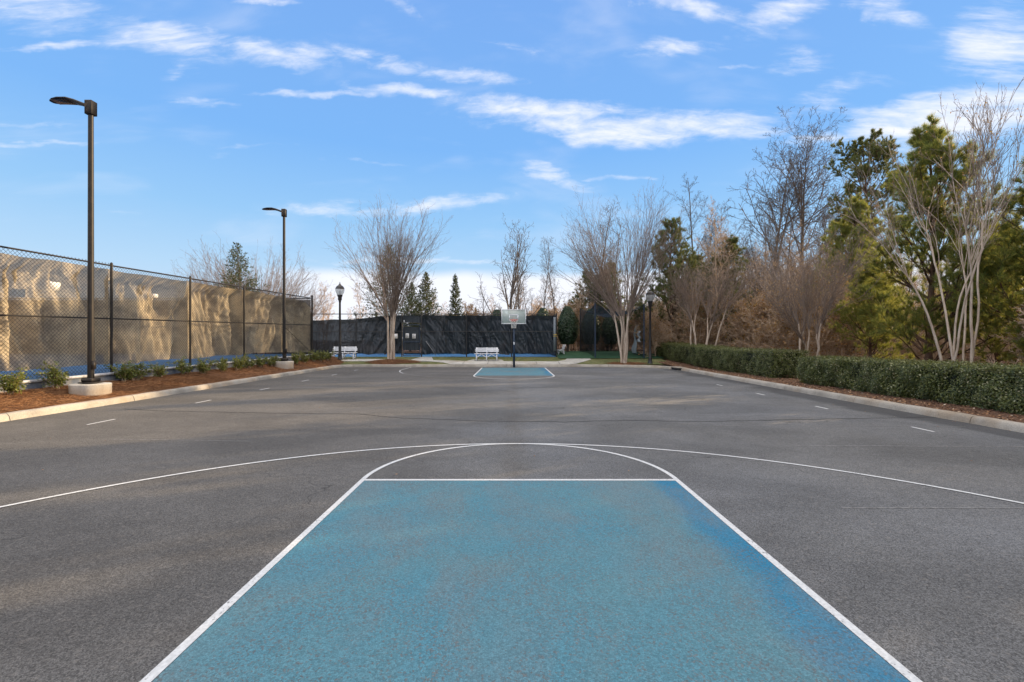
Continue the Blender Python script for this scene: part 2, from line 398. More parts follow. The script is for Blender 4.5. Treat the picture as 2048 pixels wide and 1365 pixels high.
M_GRASS = mat('grass_blades', (.1, .15, .05), .8, build=lambda n, b: n.setc(b, n.ramp(n.island(), [(0, (.06, .10, .03)), (.6, (.13, .16, .06)), (1, (.30, .25, .12))])))
M_TURF = mat('green_turf', (.03, .13, .05), .9, build=lambda n, b: n.setc(b, n.mix(n.mr(n.noise(n.pos(), 2, 5, .7), .35, .7), (.014, .055, .026), (.03, .085, .038))))
M_COURT = mat('blue_court', (.03, .13, .33), .75, build=lambda n, b: n.setc(b, n.mix(n.mr(n.noise(n.pos(), .8, 5, .6), .35, .65), (.016, .060, .14), (.024, .08, .17))))
M_PALEBLUE = mat('pale_blue_court', (.06, .22, .36), .7)
def b_wall(n, b):
    p = n.pos(); n.setc(b, n.mix(n.mr(n.noise(p, 3, 5, .7), .4, .65), (.10, .12, .16), (.20, .20, .20)))
M_WALL = mat('court_wall', (.15, .16, .18), .9, build=b_wall)
M_COPING = mat('court_coping', (.5, .52, .55), .8, build=lambda n, b: n.setc(b, n.mix(n.mr(n.noise(n.pos(), 5, 5, .7), .4, .65), (.50, .52, .56), (.28, .28, .29))))

M_BLACK = mat('black_powder_coat', (.020, .020, .022), .42, .5)
M_BRONZE = mat('dark_bronze_paint', (.016, .014, .014), .5, .28, build=lambda n, b: n.setc(b, n.mix(n.mr(n.noise(n.objc(), 6, 5, .7), .4, .7), (.014, .013, .013), (.026, .021, .019))))
M_WIRE = mat('black_vinyl_wire', (.016, .015, .015), .5, .4)
M_NAVY = mat('navy_pole_paint', (.022, .040, .075), .5, .4)
M_WHITE = mat('white_plastic', (.72, .73, .76), .55, build=lambda n, b: n.setc(b, n.mix(n.mr(n.noise(n.objc(), 7, 5, .7), .45, .7), (.74, .76, .80), (.58, .60, .63))))
M_ORANGE = mat('orange_rim', (.60, .07, .02), .45, .5)
M_NET = mat('net_cord', (.75, .75, .72), .9)
M_STEEL = mat('galvanised_steel', (.35, .36, .37), .5, .5, .6)
M_YELLOW = mat('yellow_plastic', (.55, .38, .05), .5)
M_LENS = mat('led_lens', (.16, .17, .20), .25, .6, build=lambda n, b: n.setc(b, n.mix(n.mr(n.voro(n.objc(), 26, rnd=0), .25, .35), (.30, .32, .36), (.03, .03, .035))))

def glass_mat(name, color, fac, rough=.08):
    m = bpy.data.materials.new(name); m.use_nodes = True; n = NT(m.node_tree); b = n.N['Principled BSDF']
    b.inputs['Base Color'].default_value = (*color, 1); b.inputs['Roughness'].default_value = rough
    t = n.nd('ShaderNodeBsdfTransparent'); t.inputs[0].default_value = (.92, .96, .95, 1)
    mx = n.nd('ShaderNodeMixShader'); mx.inputs[0].default_value = fac
    n.L.new(t.outputs[0], mx.inputs[1]); n.L.new(b.outputs[0], mx.inputs[2]); n.L.new(mx.outputs[0], n.out.inputs[0])
    return m
M_BOARD = glass_mat('backboard_glass', (.58, .66, .64), .50, .12)
M_GLOBE = glass_mat('ribbed_lamp_glass', (.55, .56, .60), .52, .2)

def fabric(name, color, color2, see, transl, rough=.75, shine=.25, patch=None):
    """woven windscreen: partly open weave, lets some light through"""
    m = bpy.data.materials.new(name); m.use_nodes = True; n = NT(m.node_tree); b = n.N['Principled BSDF']
    p = n.pos()
    c = n.mix(n.mr(n.noise(p, 1.3, 5, .65), .35, .7), color, color2)
    c = n.mix(1.0, c, n.mr(n.noise(p, 24, 4, .7), .3, .7, .82, 1.15), 'MULTIPLY')
    n.setc(b, c); b.inputs['Roughness'].default_value = rough; b.inputs['Specular IOR Level'].default_value = shine
    n.setn(b, n.bump(n.noise(p, 9, 5, .6, 1), .5, .02))
    tl = n.nd('ShaderNodeBsdfTranslucent'); n.L.new(c, tl.inputs[0])
    m1 = n.nd('ShaderNodeMixShader'); m1.inputs[0].default_value = transl; n.L.new(b.outputs[0], m1.inputs[1]); n.L.new(tl.outputs[0], m1.inputs[2])
    tr = n.nd('ShaderNodeBsdfTransparent')
    m2 = n.nd('ShaderNodeMixShader'); m2.inputs[0].default_value = 1-see; n.L.new(tr.outputs[0], m2.inputs[1]); n.L.new(m1.outputs[0], m2.inputs[2])
    n.L.new(m2.outputs[0], n.out.inputs[0])
    return m
M_SCREEN_L = fabric('tan_windscreen', (.54, .45, .31), (.24, .205, .16), .16, .10)  # tan base mottled with darker brown
M_SCREEN_B = fabric('dark_windscreen', (.020, .030, .042), (.013, .021, .031), .03, .10, .45, .5)
M_SCREEN_F = fabric('far_windscreen', (.12, .095, .075), (.06, .055, .05), .12, .4)
M_NETTING = fabric('black_netting', (.018, .022, .026), (.012, .015, .018), .50, .1)
M_NETROOF = fabric('navy_shade_cloth', (.035, .050, .075), (.025, .04, .06), .25, .3)
M_TARP = glass_mat('torn_plastic_sheet', (.34, .40, .45), .75, .25)
M_PAPER = mat('paper_notice', (.72, .72, .72), .8)
M_PATCH = mat('white_sky_patch', (.80, .80, .80), .8)

def bark(name, a, b2, sc=8):
    return mat(name, a, .9, .2, build=lambda n, b: (n.setc(b, n.mix(n.mr(n.noise(n.objc(), sc, 5, .65, .4, sc=(1, 1, .3)), .35, .68), a, b2)), n.setn(b, n.bump(n.noise(n.objc(), sc*5, 4, .7, sc=(1, 1, .3)), .5, .01))))
M_BARK_CM = bark('crape_myrtle_bark', (.52, .44, .36), (.36, .28, .22))
M_BARK_CMT = bark('crape_myrtle_twigs', (.26, .205, .17), (.17, .135, .115))
M_BARK_G = bark('grey_bark', (.15, .125, .108), (.095, .08, .07))
M_BARK_B = bark('brown_twig_bark', (.52, .39, .28), (.36, .27, .20))
M_BARK_P = bark('pine_bark', (.13, .08, .055), (.06, .04, .032))
def leafmat(name, stops, rough=.5, spec=.35, tr=.3):
    m = bpy.data.materials.new(name); m.use_nodes = True; n = NT(m.node_tree); b = n.N['Principled BSDF']
    c = n.ramp(n.m('ADD', n.m('MULTIPLY', n.island(), .8), n.m('MULTIPLY', n.noise(n.pos(), 1.2, 3), .25)), stops)
    n.setc(b, c); b.inputs['Roughness'].default_value = rough; b.inputs['Specular IOR Level'].default_value = spec
    tl = n.nd('ShaderNodeBsdfTranslucent'); n.L.new(n.mix(.5, c, (.30, .29, .05)), tl.inputs[0])
    mx = n.nd('ShaderNodeMixShader'); mx.inputs[0].default_value = tr; n.L.new(b.outputs[0], mx.inputs[1]); n.L.new(tl.outputs[0], mx.inputs[2]); n.L.new(mx.outputs[0], n.out.inputs[0])
    return m
M_NEEDLE = leafmat('pine_needles', [(0, (.055, .105, .038)), (.45, (.12, .19, .062)), (.72, (.26, .28, .07)), (1, (.62, .48, .11))], .5, .3, .55)
M_NEEDLE_D = leafmat('dark_pine_needles', [(0, (.045, .080, .036)), (.6, (.10, .145, .055)), (1, (.25, .20, .065))], .5, .3, .3)
M_CEDAR = leafmat('cedar_foliage', [(0, (.018, .034, .018)), (.6, (.042, .066, .030)), (1, (.10, .11, .045))], .6, .25, .2)
M_HOLLY = leafmat('holly_leaves', [(0, (.012, .035, .016)), (.7, (.025, .060, .026)), (1, (.05, .09, .04))], .3, .5, .15)
M_HEDGE = leafmat('hedge_leaves', [(0, (.020, .032, .010)), (.45, (.065, .085, .022)), (.80, (.155, .175, .045)), (.90, (.38, .38, .23)), (1, (.24, .07, .04))], .38, .40, .22)  # pale stop puts leaf sparkle into the colour
M_SHRUB = leafmat('shrub_leaves', [(0, (.04, .07, .018)), (.5, (.12, .16, .03)), (1, (.30, .29, .07))], .38, .4, .3)
M_RUSSET = leafmat('russet_leaves', [(0, (.18, .08, .04)), (.5, (.38, .19, .085)), (1, (.50, .34, .17))], .7, .2, .4)
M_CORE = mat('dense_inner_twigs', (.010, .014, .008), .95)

# ------------------------------------------------------------------ ground
def zg(y):                       # fall of the car park
    return max(0.0, .004*(y-12)) if y < 27.3 else .061
def zb(y):                       # ground behind the far kerb
    return .20 + .087*(min(y, 33.5)-27.5)
rng = random.Random(7)
nr = np.random.default_rng(11)

def grid_obj(name, xs, ys, zf, m, kind='structure', parent=None):
    V = [(x, y, zf(x, y)) for y in ys for x in xs]; nx = len(xs)
    F = [(j*nx+i, j*nx+i+1, (j+1)*nx+i+1, (j+1)*nx+i) for j in range(len(ys)-1) for i in range(nx-1)]
    o = link(name, mesh_np(name, V, [F], m, smooth=True), parent)
    if kind: tag(o, kind=kind)
    return o
def lin(a, b, n): return [a + (b-a)*i/(n-1) for i in range(n)]

LANE_X = .09
grid_obj('ground', lin(-2500, 2500, 2) , lin(-2500, 2500, 2), lambda x, y: -.35, M_FLOOR)
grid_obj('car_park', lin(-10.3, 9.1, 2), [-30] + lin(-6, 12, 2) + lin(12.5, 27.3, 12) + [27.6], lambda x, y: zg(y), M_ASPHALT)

def strip(mb, pts, w, dz, closed=False):
    """flat painted strip along ground points"""
    P = [Vector((p[0], p[1], 0)) for p in pts]; n = len(P); V = []; F = []
    for i in range(n):
        a = P[max(i-1, 0)]; b = P[min(i+1, n-1)]; t = (b-a).normalized(); q = Vector((-t.y, t.x, 0))
        if 0 < i < n-1:
            t1 = (P[i]-P[i-1]).normalized(); c = max(.5, abs(t1.dot(t))); k = 1/c
        else: k = 1
        for s in (-1, 1):
            v = P[i] + q*s*w/2*k; V.append((v.x, v.y, zg(v.y)+dz))
        if i: F.append((2*i-2, 2*i, 2*i+1, 2*i-1))
    mb.add(V, [tuple(reversed(f)) for f in F])
def arc(cx, cy, r, a0, a1, n=60): return [(cx+r*math.cos(R(a0+(a1-a0)*i/n)), cy+r*math.sin(R(a0+(a1-a0)*i/n))) for i in range(n+1)]

# near half of the basketball court
FT, HW = 5.30, 1.83
def lane(name, y0, y1):
    grid_obj(name, [LANE_X-HW+.03, LANE_X+HW-.03], [y0] + [y for y in lin(0, 30, 61) if min(y0, y1) < y < max(y0, y1)] + [y1] if y0 < y1 else None, lambda x, y: zg(y)+.002, M_BLUE)
lane('painted_lane', -1.0, FT-.03)
mb = MB()
strip(mb, [(LANE_X-HW, -1.0), (LANE_X-HW, FT+.028)], .056, .004)
strip(mb, [(LANE_X+HW, -1.0), (LANE_X+HW, FT+.028)], .056, .004)
strip(mb, [(LANE_X-HW+.028, FT), (LANE_X+HW-.028, FT)], .056, .004)
strip(mb, arc(LANE_X, FT+.03, HW, 0, 180, 64), .056, .0055)
strip(mb, arc(LANE_X, 1.10, 6.06, -20, 200, 160), .05, .007)
tag(mb.build('court_lines', M_LINE), kind='structure')
# far half
FY = 20.8
grid_obj('far_painted_lane', [LANE_X-HW+.03, LANE_X+HW-.03], lin(FY+.03, 26.55, 12), lambda x, y: zg(y)+.002, M_BLUE)
mb = MB()
for s in (-1, 1): strip(mb, [(LANE_X+s*HW, 26.55), (LANE_X+s*HW, 24), (LANE_X+s*HW, FY-.04)], .062, .004)
strip(mb, arc(LANE_X, FY, HW, 180, 360, 40), .06, .0055)
strip(mb, [(-5.95, 26.9), (-6.0, 25.4)] + arc(LANE_X, 25.0, 6.08, 182, 208, 24), .045, .007)
tag(mb.build('court_lines', M_LINE), kind='structure')
mb = MB(); strip(mb, arc(LANE_X, 25.0, 6.08, 208, 325, 60), .055, .007); strip(mb, [(LANE_X-HW+.05, FY), (LANE_X+HW-.05, FY)], .05, .004)
strip(mb, [(3.6, 8.72), (8.6, 8.62)], .02, .003); strip(mb, [(4.4, 7.05), (6.2, 7.0), (8.3, 6.98)], .03, .003); strip(mb, [(3.2, 4.42), (5.4, 4.40)], .02, .003); strip(mb, [(-6.6, 7.5), (-4.2, 7.35)], .02, .003)
tag(mb.build('worn_court_lines', M_FAINT), kind='structure')
# stall ticks
mb = MB()
for k in range(6): strip(mb, [(-8.22-.03*k, 8.8+3.06*k), (-8.22-.03*k, 9.42+3.06*k)], .05, .003)
for k in range(4): strip(mb, [(7.53, 8.12+2.72*k), (7.53, 8.58+2.72*k)], .055, .003)
tag(mb.build('stall_marks', M_LINE), kind='structure')
# long crack across the asphalt
def gp(px, py, z=0.0):
    Y = FPX*(EYE-z)/(py-HOR); return ((px-1024)/FPX*Y, Y)
cpx = [(250, 819), (330, 823), (480, 826), (600, 828), (720, 829), (755, 833), (800, 837), (880, 840), (960, 843), (1060, 844), (1130, 845), (1190, 843), (1280, 842), (1400, 844), (1520, 842), (1700, 838), (1850, 836), (1985, 834)]
cp = [gp(*c) for c in cpx]; fine = []
for i in range(len(cp)-1):
    for k in range(10):
        t = k/10; fine.append((cp[i][0]*(1-t)+cp[i+1][0]*t, cp[i][1]*(1-t)+cp[i+1][1]*t + rng.uniform(-.022, .022)))
mb = MB(); strip(mb, fine, .028, .003); 
tag(mb.build('asphalt_crack', M_CRACK), kind='structure')

# kerbs: lofted profile in 3 m lengths with open joints
def kerb(name, path, side, z0f, seglen=3.05, h=.15, w=.17):
    """path on the asphalt edge; side=+1: kerb lies to the left of travel"""
    P = [Vector((p[0], p[1], 0)) for p in path]
    L = [0]
    for i in range(1, len(P)): L.append(L[-1] + (P[i]-P[i-1]).length)
    def at(s):
        s = max(0, min(L[-1], s))
        for i in range(1, len(P)):
            if s <= L[i]: t = (s-L[i-1])/(L[i]-L[i-1]); return P[i-1].lerp(P[i], t), (P[i]-P[i-1]).normalized()
        return P[-1], (P[-1]-P[-2]).normalized()
    def tang(s):
        a, _ = at(s-.25); b, _ = at(s+.25); return (b-a).normalized()
    mb = MB(); s = 0
    prof = [(-.02, -.1), (0, .0), (.02, h*.55), (.045, h*.85), (.075, h*.98), (.105, h), (w+.02, h), (w+.04, h-.02), (w+.04, -.1)]
    while s < L[-1]-.05:
        e = min(L[-1], s+seglen); n = max(2, int((e-s-.02)/.35)+1); V = []; F = []
        for i in range(n+1):
            q = s+.008 + (e-s-.016)*i/n; p, _ = at(q); t = tang(q); nn = Vector((-t.y, t.x, 0))*side
            for (a, z) in prof:
                v = p + nn*a; V.append((v.x, v.y, z0f(p.y) + z + .0025*math.sin(q*3.1)+(.004*math.sin(q*11) if z > .1 else 0)))
        m = len(prof)
        for i in range(n):
            for k in range(m-1):
                f = (i*m+k, i*m+k+1, (i+1)*m+k+1, (i+1)*m+k); F.append(f if side < 0 else tuple(reversed(f)))
        F.append(tuple(range(m)) if side > 0 else tuple(reversed(range(m)))); F.append(tuple(n*m+k for k in (reversed(range(m)) if side > 0 else range(m))))
        mb.add(V, F); s = e
    o = mb.build(name, M_CONC, smooth=True); tag(o, kind='structure'); return o
kerb('kerb', [(-10.2, -6), (-10.2, 24), (-10.28, 25.6), (-10.25, 26.4), (-9.95, 26.95), (-9.4, 27.2), (-8.5, 27.3), (3.9, 27.3), (5.6, 27.15), (7.0, 26.85), (7.9, 26.45), (8.5, 25.95), (8.8, 25.25)], 1, zg)
kerb('kerb', [(8.98, 24.2), (9.0, 23.5), (9.0, -6)], 1, zg)
mb = MB(); mb.box((9.3, 25.85, -.02+.06), (1.2, 1.5, .1), rz=R(-38)); di = mb.build('concrete_apron', M_CONC); 
dr = empty('storm_drain', (8.93, 24.7, .06)); tag(dr, 'storm drain inlet with dark slot in the far right kerb corner', 'drain')
di.name = 'drain_hood'; bpy.data.objects.remove(di)
mb = MB(); mb.box((.12, 0, .13), (.9, .42, .05), rz=R(-82), bev=.015); mb.box((.02, .0, -.02), (.9, .3, .02), rz=R(-82)); mb.build('hood', M_CONC, dr)
mb = MB(); mb.box((.10, .0, .045), (.8, .36, .11), rz=R(-82)); mb.build('opening', M_CRACK, dr)

# left bed of pine straw between the kerb and the court wall
def fx(y): return -12.5 + .0738*(y-14.2)          # line of the left court fence
def cz(y): return .64 + .0186*(y-14.2)            # surface of the raised left court
def lump(x, y): return .03*math.sin(x*3.1+y*1.7)*math.sin(y*2.3-x) + .012*math.sin(x*9+y*5)
def zbed(x, y):
    x1 = fx(y)+.18; t = max(0, min(1, (-10.37-x)/(-10.37-x1))); top = cz(y)-.24
    return (.135+zg(y))*(1-t) + top*t + lump(x, y)*min(1, t*6) * (1 if t < .98 else .3)
ysb = lin(-6, 28.6, 150)
V = []; F = []; NXB = 14
for y in ysb:
    for i in range(NXB):
        t = i/(NXB-1); x = (-10.37)*(1-t) + (fx(y)+.17)*t if y < 26.6 else (-10.37+ (y-26.6)*.0)*(1-t) + (fx(y)-.8)*t
        V.append((x, y, zbed(x, y)))
for j in range(len(ysb)-1):
    for i in range(NXB-1): F.append((j*NXB+i, (j+1)*NXB+i, (j+1)*NXB+i+1, j*NXB+i+1))
tag(link('planting_bed', mesh_np('planting_bed', V, [F], M_STRAWBED, smooth=True)), kind='structure')

def scatter(name, P, D, ln, wd, m, curl=0):
    """thin blades: P base points, D unit directions, ln lengths, wd widths"""
    P = np.asarray(P); D = np.asarray(D); n = len(P); ref = nr.normal(size=(n, 3)); S = np.cross(D, ref); S /= np.linalg.norm(S, axis=1)[:, None]+1e-9
    ln = np.broadcast_to(ln, n)[:, None]; wd = np.broadcast_to(wd, n)[:, None]
    V = np.stack([P - S*wd/2, P + S*wd/2, P + D*ln], 1).reshape(-1, 3)
    return mesh_np(name, V, [np.arange(3*n).reshape(n, 3)], m)
def leaf_quads(P, Nrm, size, aspect=.5, droop=None):
    """diamond leaves facing roughly Nrm"""
    n = len(P); ref = nr.normal(size=(n, 3)); A = np.cross(Nrm, ref); A /= np.linalg.norm(A, axis=1)[:, None]+1e-9; B = np.cross(Nrm, A)
    B /= np.linalg.norm(B, axis=1)[:, None]+1e-9
    s = np.broadcast_to(size, n)[:, None]
    V = np.stack([P - A*s*.5, P + B*s*.5*aspect - A*s*.05 + Nrm*s*.06, P + A*s*.5, P - B*s*.5*aspect - A*s*.05 + Nrm*s*.06], 1).reshape(-1, 3)
    return V, np.arange(4*n).reshape(n, 4)

n = 60000
yy = nr.uniform(5, 28.5, n); yy = np.where(nr.random(n) < .5, nr.uniform(6, 17, n), yy)
tt = nr.random(n); xx = (-10.45)*(1-tt) + (np.array([fx(v) for v in yy])+.22)*tt
zz = np.array([zbed(a, b) for a, b in zip(xx, yy)]) + nr.uniform(.0, .03, n)
a = nr.uniform(0, 6.283, n); D = np.stack([np.cos(a), np.sin(a), nr.uniform(-.12, .28, n)], 1); D /= np.linalg.norm(D, axis=1)[:, None]
# some straw spills over the kerb
tag(link('pine_straw', scatter('pine_straw', np.stack([xx, yy, zz], 1), D, nr.uniform(.08, .2, n), .005, M_STRAW)), 'loose orange pine straw mulching the bed along the left fence', 'mulch', kind='stuff')

# raised left court with its low wall and pale coping
V = []; F = []
ysc = lin(-8, 26.5, 40)
for y in ysc:
    for x in (fx(y)+.10, -14, -20, -30, -48): V.append((x, y, cz(y)))
for j in range(len(ysc)-1):
    for i in range(4): F.append((j*5+i, (j+1)*5+i, (j+1)*5+i+1, j*5+i+1))
tag(link('left_court', mesh_np('left_court', V, [F], M_COURT)), kind='structure')
wl = empty('retaining_wall', (fx(14)+.15, 14, .3)); tag(wl, 'low concrete wall under the left fence, behind the shrubs', 'wall')
def long_box(mb, dx0, dx1, z0, z1, ya=-6, yb=26.5, n=20):
    V = []; F = []
    for i in range(n+1):
        y = ya+(yb-ya)*i/n
        for (dx, dz) in ((dx0, z0), (dx1, z0), (dx1, z1), (dx0, z1)): V.append((fx(y)+dx-wl.location.x, y-wl.location.y, cz(y)+dz-wl.location.z))
    for i in range(n):
        for k in range(4): k2 = (k+1) % 4; F.append((i*4+k, i*4+k2, (i+1)*4+k2, (i+1)*4+k))
    F.append((0,3,2,1)); F.append((n*4, n*4+1, n*4+2, n*4+3))
    mb.add(V, [tuple(reversed(f)) for f in F])
mb = MB(); long_box(mb, .105, .19, -.6, -.06); mb.build('wall_face', M_WALL, wl)
mb = MB(); long_box(mb, .09, .23, -.055, .012); mb.build('coping', M_COPING, wl)

# ground behind the far kerb
def zv(x, y): return zb(y) + (.25*max(0, 1-abs(y-33)/4) * 0) 
grid_obj('grass_verge', lin(-16, 9.9, 40), lin(27.49, 31.25, 14), lambda x, y: zb(y) + .012*math.sin(x*2.1+y), M_GRASSB)
def sheet(name, poly, dz, m):
    # polygon triangulated by fan of strips in x; poly given as (x, ylow, yhigh)
    V = []; F = []
    for i, (x, a, b) in enumerate(poly):
        for k in range(5):
            y = a + (b-a)*k/4; V.append((x, y, zb(y)+dz))
        if i:
            for k in range(4): F.append(((i-1)*5+k, i*5+k, i*5+k+1, (i-1)*5+k+1))
    o = link(name, mesh_np(name, V, [F], m, smooth=True)); tag(o, kind='structure'); return o
sheet('pavement', [(-13.5, 28.9, 30.1), (-9, 28.85, 30.0), (-6.6, 28.8, 29.6), (-6.2, 28.8, 31.15), (-5.5, 28.8, 31.15), (-5.1, 28.75, 29.5), (-4.3, 28.3, 29.4), (-3.7, 27.5, 29.2), (-2.9, 27.5, 29.0), (-2.6, 27.5, 29.7), (-.7, 27.5, 29.7), (-.5, 27.5, 28.9), (2.8, 27.5, 28.8), (3.4, 27.5, 29.4), (3.9, 27.7, 31.0), (4.6, 28.8, 31.0), (5.2, 29.8, 31.0)], .02, M_WALK)
# joints across the pavement
mb = MB()
for x in (-3.0, -1.5, 0, 1.5, 2.9):
    mb.add([(x, 27.5, zb(27.5)+.026), (x+.02, 27.5, zb(27.5)+.026), (x+.02, 28.8, zb(28.8)+.026), (x, 28.8, zb(28.8)+.026)], [(0, 1, 2, 3)])
tag(mb.build('pavement_joints', M_CRACK), kind='structure')
grid_obj('turf', lin(3.1, 10.2, 8), lin(30.2, 39, 12), lambda x, y: zb(y)+.035+.004, M_TURF)
# mounds of pine straw round the two myrtles on the verge
def mound(name, cx, cy, rx, ry, h, m, lab, n_st):
    V = []; F = []; na, nr_ = 36, 8
    for j in range(nr_+1):
        t = j/nr_
        for k in range(na):
            a = 2*math.pi*k/na; q = t*(1+.08*math.sin(3*a+1)+.05*math.sin(7*a)); x = cx+rx*q*math.cos(a); y = cy+ry*q*math.sin(a)
            V.append((x, y, zb(y)+.016+h*(1-t**2)+.012*math.sin(x*9)*math.sin(y*8)*(1-t) - (.03 if j == nr_ else 0)))
    for j in range(nr_):
        for k in range(na): k2 = (k+1) % na; F.append((j*na+k, (j+1)*na+k, (j+1)*na+k2, j*na+k2))
    st = n_st; t = np.sqrt(nr.random(st)); a = nr.uniform(0, 6.283, st)
    x = cx+rx*t*np.cos(a)*1.05; y = cy+ry*t*np.sin(a)*1.05; z = np.array([zb(v) for v in y])+.02+h*(1-t**2)
    d = nr.uniform(0, 6.283, st); D = np.stack([np.cos(d), np.sin(d), nr.uniform(-.1, .35, st)], 1)
    P = np.stack([x, y, z], 1); S = np.stack([-np.sin(d), np.cos(d), 0*d], 1)*.004
    VV = np.stack([P-S, P+S, P+D*.14], 1).reshape(-1, 3)
    F2 = np.arange(3*st).reshape(st, 3)+len(V)
    o = link(name, mesh_np(name, np.concatenate([np.array(V), VV]), [np.array(F), F2], [M_STRAWBED, M_STRAW], idx=[0]*len(F)+[1]*st))
    return tag(o, lab, 'mulch', kind='stuff')
mound('mulch_mound', -7.45, 28.45, 1.65, .85, .16, M_STRAWBED, 'mound of brown pine straw at the foot of the left myrtle', 7000)
mound('mulch_mound', 7.0, 27.9, 1.3, .5, .04, M_FLOOR, 'thin brown mulch at the foot of the right verge myrtle', 2500)
# grass
n = 40000
gx = nr.uniform(-11, 9, n); gy = nr.uniform(27.6, 31.1, n)
def onwalk(x, y):
    if x < -4.8: return 28.85 < y < 30.0
    if x < -3.6: return 28.0 < y < 29.4
    if x < 3.1: return y < 28.9
    if x < 5.2: return y > 28.2
    return y > 30.3
k = np.array([not onwalk(a, b) for a, b in zip(gx, gy)]); gx, gy = gx[k], gy[k]; n = len(gx)
D = np.stack([nr.normal(0, .35, n), nr.normal(0, .35, n), np.ones(n)], 1); D /= np.linalg.norm(D, axis=1)[:, None]
tag(link('grass', scatter('grass', np.stack([gx, gy, np.array([zb(v) for v in gy])], 1), D, nr.uniform(.02, .055, n), .008, M_GRASS)), 'short wintry grass on the verge behind the far kerb', 'grass', kind='stuff')
# far court behind the dark screens
M_COURT2 = mat('bright_blue_court', (.035, .14, .32), .7)
grid_obj('far_court', lin(-14, 3.3, 3), [31.26, 33, 52], lambda x, y: .535, M_COURT2)
grid_obj('court_edge_stripe', [-12.2, -.6], [31.3, 31.9], lambda x, y: .541, M_PALEBLUE)
# woodland floor on the right and behind
def zw(x, y):
    e = (x-9.15); t = max(0, min(1, e/1.2)); u = max(0, min(1, (y-24)/8))
    base = .14 + .05*t + u*.25
    return base + .03*math.sin(x*.9)*math.cos(y*.7)*t + max(0, x-16)*.012
grid_obj('woodland_floor', [9.16, 9.4, 9.8] + lin(10.4, 60, 34), lin(-30, 31.2, 60), zw, M_FLOOR)
grid_obj('woodland_floor', lin(-140, 140, 60), lin(39.0, 140, 30), lambda x, y: .62 + (y-39)*.012 + .05*math.sin(x*.5)*math.cos(y*.4), M_FLOOR)
grid_obj('woodland_floor', lin(10.15, 140, 30), lin(31.2, 39.0, 8), lambda x, y: zw(x, y)*(1-(y-31.2)/7.8) + .62*(y-31.2)/7.8, M_FLOOR)
grid_obj('woodland_floor', lin(3.3, 10.2, 8), lin(31.2, 39.0, 8), lambda x, y: zb(y), M_FLOOR)
n = 16000
xx = 9.2 + nr.random(n)**1.5*8; yy = nr.uniform(4, 30, n); zz = np.array([zw(a, b) for a, b in zip(xx, yy)])+.015
N3 = np.stack([nr.normal(0, .4, n), nr.normal(0, .4, n), np.ones(n)], 1); N3 /= np.linalg.norm(N3, axis=1)[:, None]
V, F = leaf_quads(np.stack([xx, yy, zz], 1), N3, nr.uniform(.03, .07, n), .6)
tag(link('leaf_litter', mesh_np('leaf_litter', V, [F], M_LITTER)), 'brown dead leaves strewn over the bare bed beneath the hedges', 'dead leaves', kind='stuff')
n = 420
xx = nr.uniform(-9.5, 8.8, n); xx = np.where(nr.random(n) < .45, 8.95-nr.random(n)**2*1.6, xx); yy = 3 + nr.random(n)**.7*24
N3 = np.stack([nr.normal(0, .2, n), nr.normal(0, .2, n), np.ones(n)], 1)
V, F = leaf_quads(np.stack([xx, yy, np.array([zg(v) for v in yy])+.016], 1), N3, nr.uniform(.012, .04, n), .6)
tag(link('fallen_leaves', mesh_np('fallen_leaves', V, [F], M_LITTER)), 'scattered specks of fallen leaf on the asphalt', 'dead leaves', kind='stuff')

# ------------------------------------------------------------------ fences
def folds(U, Vh, seed, shear=0, amp=.045):
    """drapery relief of a slack windscreen; U metres along, Vh metres up"""
    r = np.random.default_rng(seed); d = np.zeros_like(U); top = Vh.max()
    w = .10*np.sin(.8*U+.5*Vh+r.uniform(0, 6)) + .05*np.sin(2.3*U-.9*Vh+r.uniform(0, 6))
    # long folds hanging or pulled slantwise, sharp on one side
    for k in range(13):
        wl = r.uniform(.18, .95); sh = shear*r.uniform(.2, 1.3) + r.uniform(-.22, .22); c = r.uniform(-.5, U.max()+.5 if U.max() < 60 else 60)
        q = (U - U.min() + sh*(Vh-top) + w*r.uniform(.5, 2))/wl + r.uniform(0, 1); f = q-np.floor(q)
        cell = np.sin(np.floor(q)*127.1+seed*3.3+k)*43758.5; cell = cell-np.floor(cell)
        shape = np.where(f < .28, f/.28, (1-f)/.72); shape = shape*shape*(3-2*shape)
        env = np.clip(np.sin(Vh*r.uniform(.2, .7)+cell*6.28)*.5+.6, 0, 1)
        d += amp*wl*.75*shape*env*(cell > .30)
    # tight creases fanning from the ties at rail height
    for k in range(4):
        cx = U.min()+r.uniform(0, 3.1); cy = top-r.choice([0.0, 0.0, 1.6]); an = np.arctan2(U-cx, cy-Vh+.02); rad = np.hypot(U-cx, Vh-cy)
        d += amp*.20*np.abs(np.sin(an*r.uniform(7, 11)+seed))*np.clip(rad/.4, 0, 1)*np.exp(-rad/1.1)
    d += amp*.9*np.sin(U*1.3+Vh*.7+r.uniform(0, 6))*.5
    d += amp*.07*np.sin(31*U+9*w*4+3*Vh+r.uniform(0, 6))*(.5+.5*np.sin(2*U+Vh*1.7+r.uniform(0, 6)))
    return d

